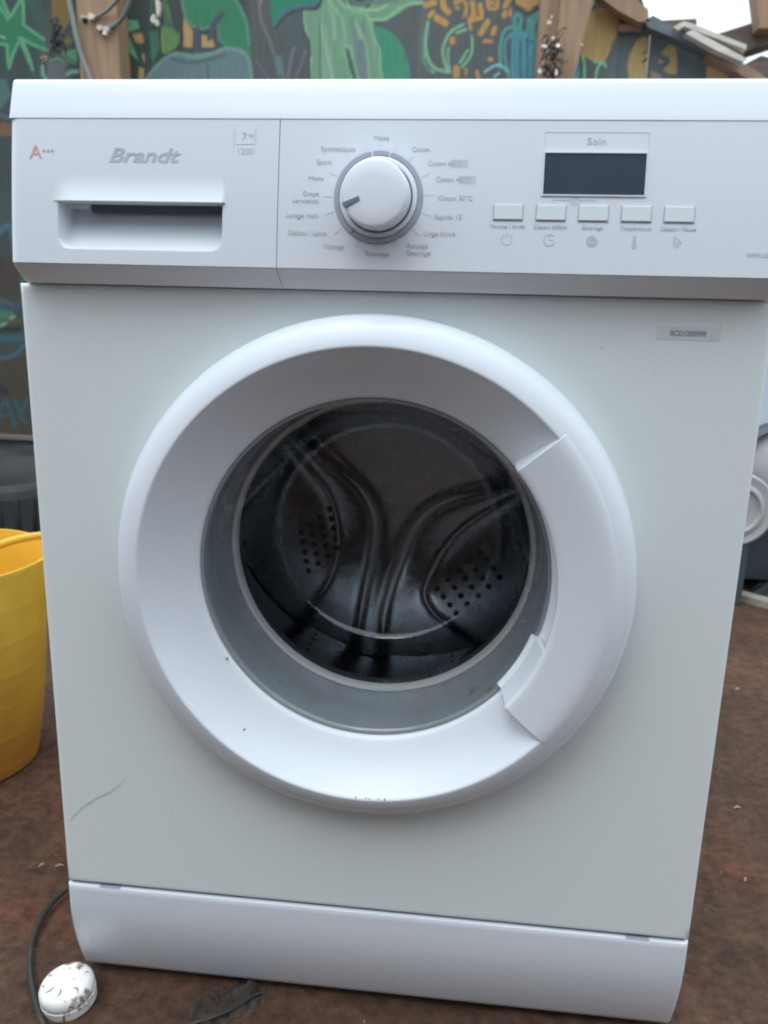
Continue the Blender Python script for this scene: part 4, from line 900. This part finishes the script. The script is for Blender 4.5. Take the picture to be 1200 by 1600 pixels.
m = MB(); m.tube(smoothpts(pts, 8), .0033, 8); tag(m.build('cord', M['cableblack']), 'thin black cord curving over the earth beside the left of the machine', 'cord')
# mud and rag clump
V = []; n = 90
a0 = atz(300, 1598); a1 = atz(402, 1548); cx_, cy_ = (a0[0]+a1[0])/2, (a0[1]+a1[1])/2; ang_ = math.atan2(a1[1]-a0[1], a1[0]-a0[0])
for j in range(n):
    for i in range(n):
        u, v = (i/(n-1)-.5)*2, (j/(n-1)-.5)*2; mask = 1-(abs(u)**2.2+abs(v)**2.2)
        fr_ = sum(abs(noise.noise((u*f_*1.6+3, v*f_+5, f_*2.3)))*a_ for f_, a_ in ((2.2, .55), (5, .3), (11, .18), (24, .09)))
        h = max(-.006, (mask*.55+fr_*1.1-.52)*.020)
        x = u*.060; y = v*.030; V.append((x*math.cos(ang_)-y*math.sin(ang_), x*math.sin(ang_)+y*math.cos(ang_), h if mask > 0 else -.008))
F = [(j*n+i, j*n+i+1, (j+1)*n+i+1, (j+1)*n+i) for j in range(n-1) for i in range(n-1)]
o = mesh('crumpled_rag', V, F, M['rag'], fix=False, ang=180); o.location = (cx_, cy_, -.002); tag(o, 'crumpled muddy charcoal rag on the earth under the front edge of the machine', 'rag')
m = MB(); rr = random.Random(4)
for k in range(3): m.tube(smoothpts([atz(296+k*9, 1600-k*3, .004), atz(330+k*8, 1590-k*6, .007), atz(368+k*6, 1574-k*6, .006), atz(392+k*8, 1556-k*3, .004)], 5), .0016, 5)
tag(m.build('black_twig', M['cableblack']), 'short black twigs lying along the charcoal rag', 'twig')
# distinct pale bits
for k, (u, v, s, lb) in enumerate(((66, 1352, .004, 'small pale chip on the earth left of the machine'), (93, 1353, .005, 'thin pale splinter against the lower left edge of the machine'), (58, 1566, .004, 'tiny pale pebble touching the black cord'), (1152, 1077, .006, 'pale splinter on the earth right of the machine, farthest back'), (1152, 1262, .005, 'pale shard on the earth halfway down the right side'), (1164, 1374, .004, 'small pale chip on the earth at lower right'))):
    m = MB(); p_ = atz(u, v, .003); q = rr.uniform(0, PI); dx, dy = math.cos(q)*s, math.sin(q)*s
    m.tube([(p_[0]-dx, p_[1]-dy, p_[2]), (p_[0], p_[1], p_[2]+.002), (p_[0]+dx, p_[1]+dy, p_[2])], [s*.15, s*.34, s*.12], 5); tag(m.build('pale_chip', M['debris'], None, False), lb, 'chip')
def scatter():
    m = MB(); r = random.Random(2)
    for k in range(900):
        x = r.uniform(-1.0, 1.2); y = r.uniform(-.25, 1.9)
        if abs(x) < .31 and 0 < y < .55: continue
        s = r.uniform(.0008, .0026)*(1.6 if r.random() < .08 else 1); h = (noise.noise((x*3, y*3, 1))*.006+noise.noise((x*11, y*11, 4))*.0035+noise.noise((x*37, y*37, 9))*.0022)-.002
        a = r.uniform(0, PI); c, d = math.cos(a)*s, math.sin(a)*s; e = s*r.uniform(.3, .9)
        m.add([(x-c, y-d, h), (x+d*.6, y-c*.6, h), (x+c, y+d, h), (x-d*.6, y+c*.6, h), (x, y, h+e)], [(0, 1, 4), (1, 2, 4), (2, 3, 4), (3, 0, 4)])
    o = m.build('ground_debris', mat('earth_crumbs', (.20, .12, .085), .9, noise_amt=.6, nscale=25), None, False, fix=False); tag(o, 'tiny crumbs and grit scattered over the red earth', 'grit', kind='stuff')
scatter()

# ------------------------------------------------------------------ things seen past the right edge
ap_ = thing('old_appliance', 'old white appliance with blue grey lower side standing behind on the right', 'appliance', (1.04, 1.62, 0))
x0 = at(1150, 640, 1.36)[0]
m = MB(); m.box((.71, 1.36, .385), (1.32, 1.88, .80)); o = relparent(m.build('upper_panel', M['appl'], None, False), ap_)
bv = o.modifiers.new('bevel', 'BEVEL'); bv.width = .02; bv.segments = 3
m = MB(); m.box((.715, 1.40, .03), (1.31, 1.87, .384)); relparent(m.build('lower_panel', M['navy'], None, False), ap_)
c = at(1222, 735, 1.33); m = MB(); m.lathe([(.115, 1.375), (.112, 1.335), (.100, 1.325), (.094, 1.335), (.092, 1.36)], c[0], c[2], 64); relparent(m.build('door_rim', M['navy'], None), ap_)
m = MB(); m.lathe([(.092, 1.352), (.07, 1.335), (.04, 1.325), (.0001, 1.322)], c[0], c[2], 48); relparent(m.build('door_window', M['lidwhite'], None), ap_)
c = at(1151, 797, 1.28); r_ = .088
lid = thing('leaning_disc', 'round off white plastic lid leaning on the old appliance behind', 'lid', (c[0], 1.29, 0))
m = MB(); m.lathe([(r_, 1.300), (r_, 1.284), (r_*.95, 1.280), (r_*.74, 1.284), (r_*.70, 1.278), (r_*.62, 1.276), (r_*.58, 1.284), (r_*.3, 1.286), (.0001, 1.286)], c[0], c[2], 64); relparent(m.build('lid_disc', M['lidwhite'], None), lid)
m = MB(); m.box((c[0]-.05, 1.286, .0), (c[0]+.04, 1.34, c[2]-.078)); relparent(m.build('lid_prop', M['navy'], None, False), lid)
p0, p1 = atz(1140, 926, .012), atz(1230, 950, .012)
d = (Vector(p1)-Vector(p0)).normalized(); pr = Vector((-d.y, d.x, 0))*.035
A, B = Vector(p0)-d*.25, Vector(p1)+d*.4; P4 = [A, B, B+pr, A+pr]
m = MB(); m.add([(p.x, p.y, -.004) for p in P4]+[(p.x, p.y, .014) for p in P4], [(0, 3, 2, 1), (4, 5, 6, 7), (0, 1, 5, 4), (1, 2, 6, 5), (2, 3, 7, 6), (3, 0, 4, 7)])
tag(m.build('ground_plank', M['plank'], None, False), 'narrow pale plank lying on the earth in front of the old appliance', 'plank')
V = []; n = 24; c = at(1215, 900, 1.36)
for j in range(n):
    for i in range(n):
        u, v = (i/(n-1)-.5)*2, (j/(n-1)-.5)*2; e = max(0, 1-math.hypot(u, v)); V.append((c[0]+u*.09+.02, 1.35+v*.05, -.01+e**.6*.10*(.8+.5*noise.noise((u*2, v*2, 3)))))
o = mesh('black_bag', V, [(j*n+i, j*n+i+1, (j+1)*n+i+1, (j+1)*n+i) for j in range(n-1) for i in range(n-1)], M['bag'], fix=False, ang=180); tag(o, 'black plastic bag slumped at the foot of the old appliance', 'bag')
# worn tyre lying by the base boards on the left
ty = thing('worn_black_tyre', 'worn black tyre lying flat on the earth under the mural on the far left', 'tyre', (-1.36, 1.62, 0))
m = MB(); m.turn([(.17, .02), (.16, .06), (.17, .12), (.20, .155), (.25, .168), (.285, .155), (.300, .12), (.304, .09), (.300, .05), (.285, .015), (.25, .0), (.20, .0), (.17, .02)], 64); m.build('tyre_carcass', mat('worn_rubber', (.035, .034, .033), .8, noise_amt=.3, nscale=20, bump=.4, bscale=40), ty)
m = MB()
for k in range(44):
    a = 2*PI*k/44; c_, s_ = math.cos(a), math.sin(a)
    P8 = []
    for r_ in (.298, .309):
        for z_ in (.03, .14):
            for d_ in (-.014, .014): P8.append((r_*c_-d_*s_, r_*s_+d_*c_, z_))
    m.add(P8, [(0, 1, 3, 2), (4, 6, 7, 5), (0, 4, 5, 1), (2, 3, 7, 6), (0, 2, 6, 4), (1, 5, 7, 3)])
o = m.build('tread', M['dark'], ty, False); o['kind'] = 'stuff'
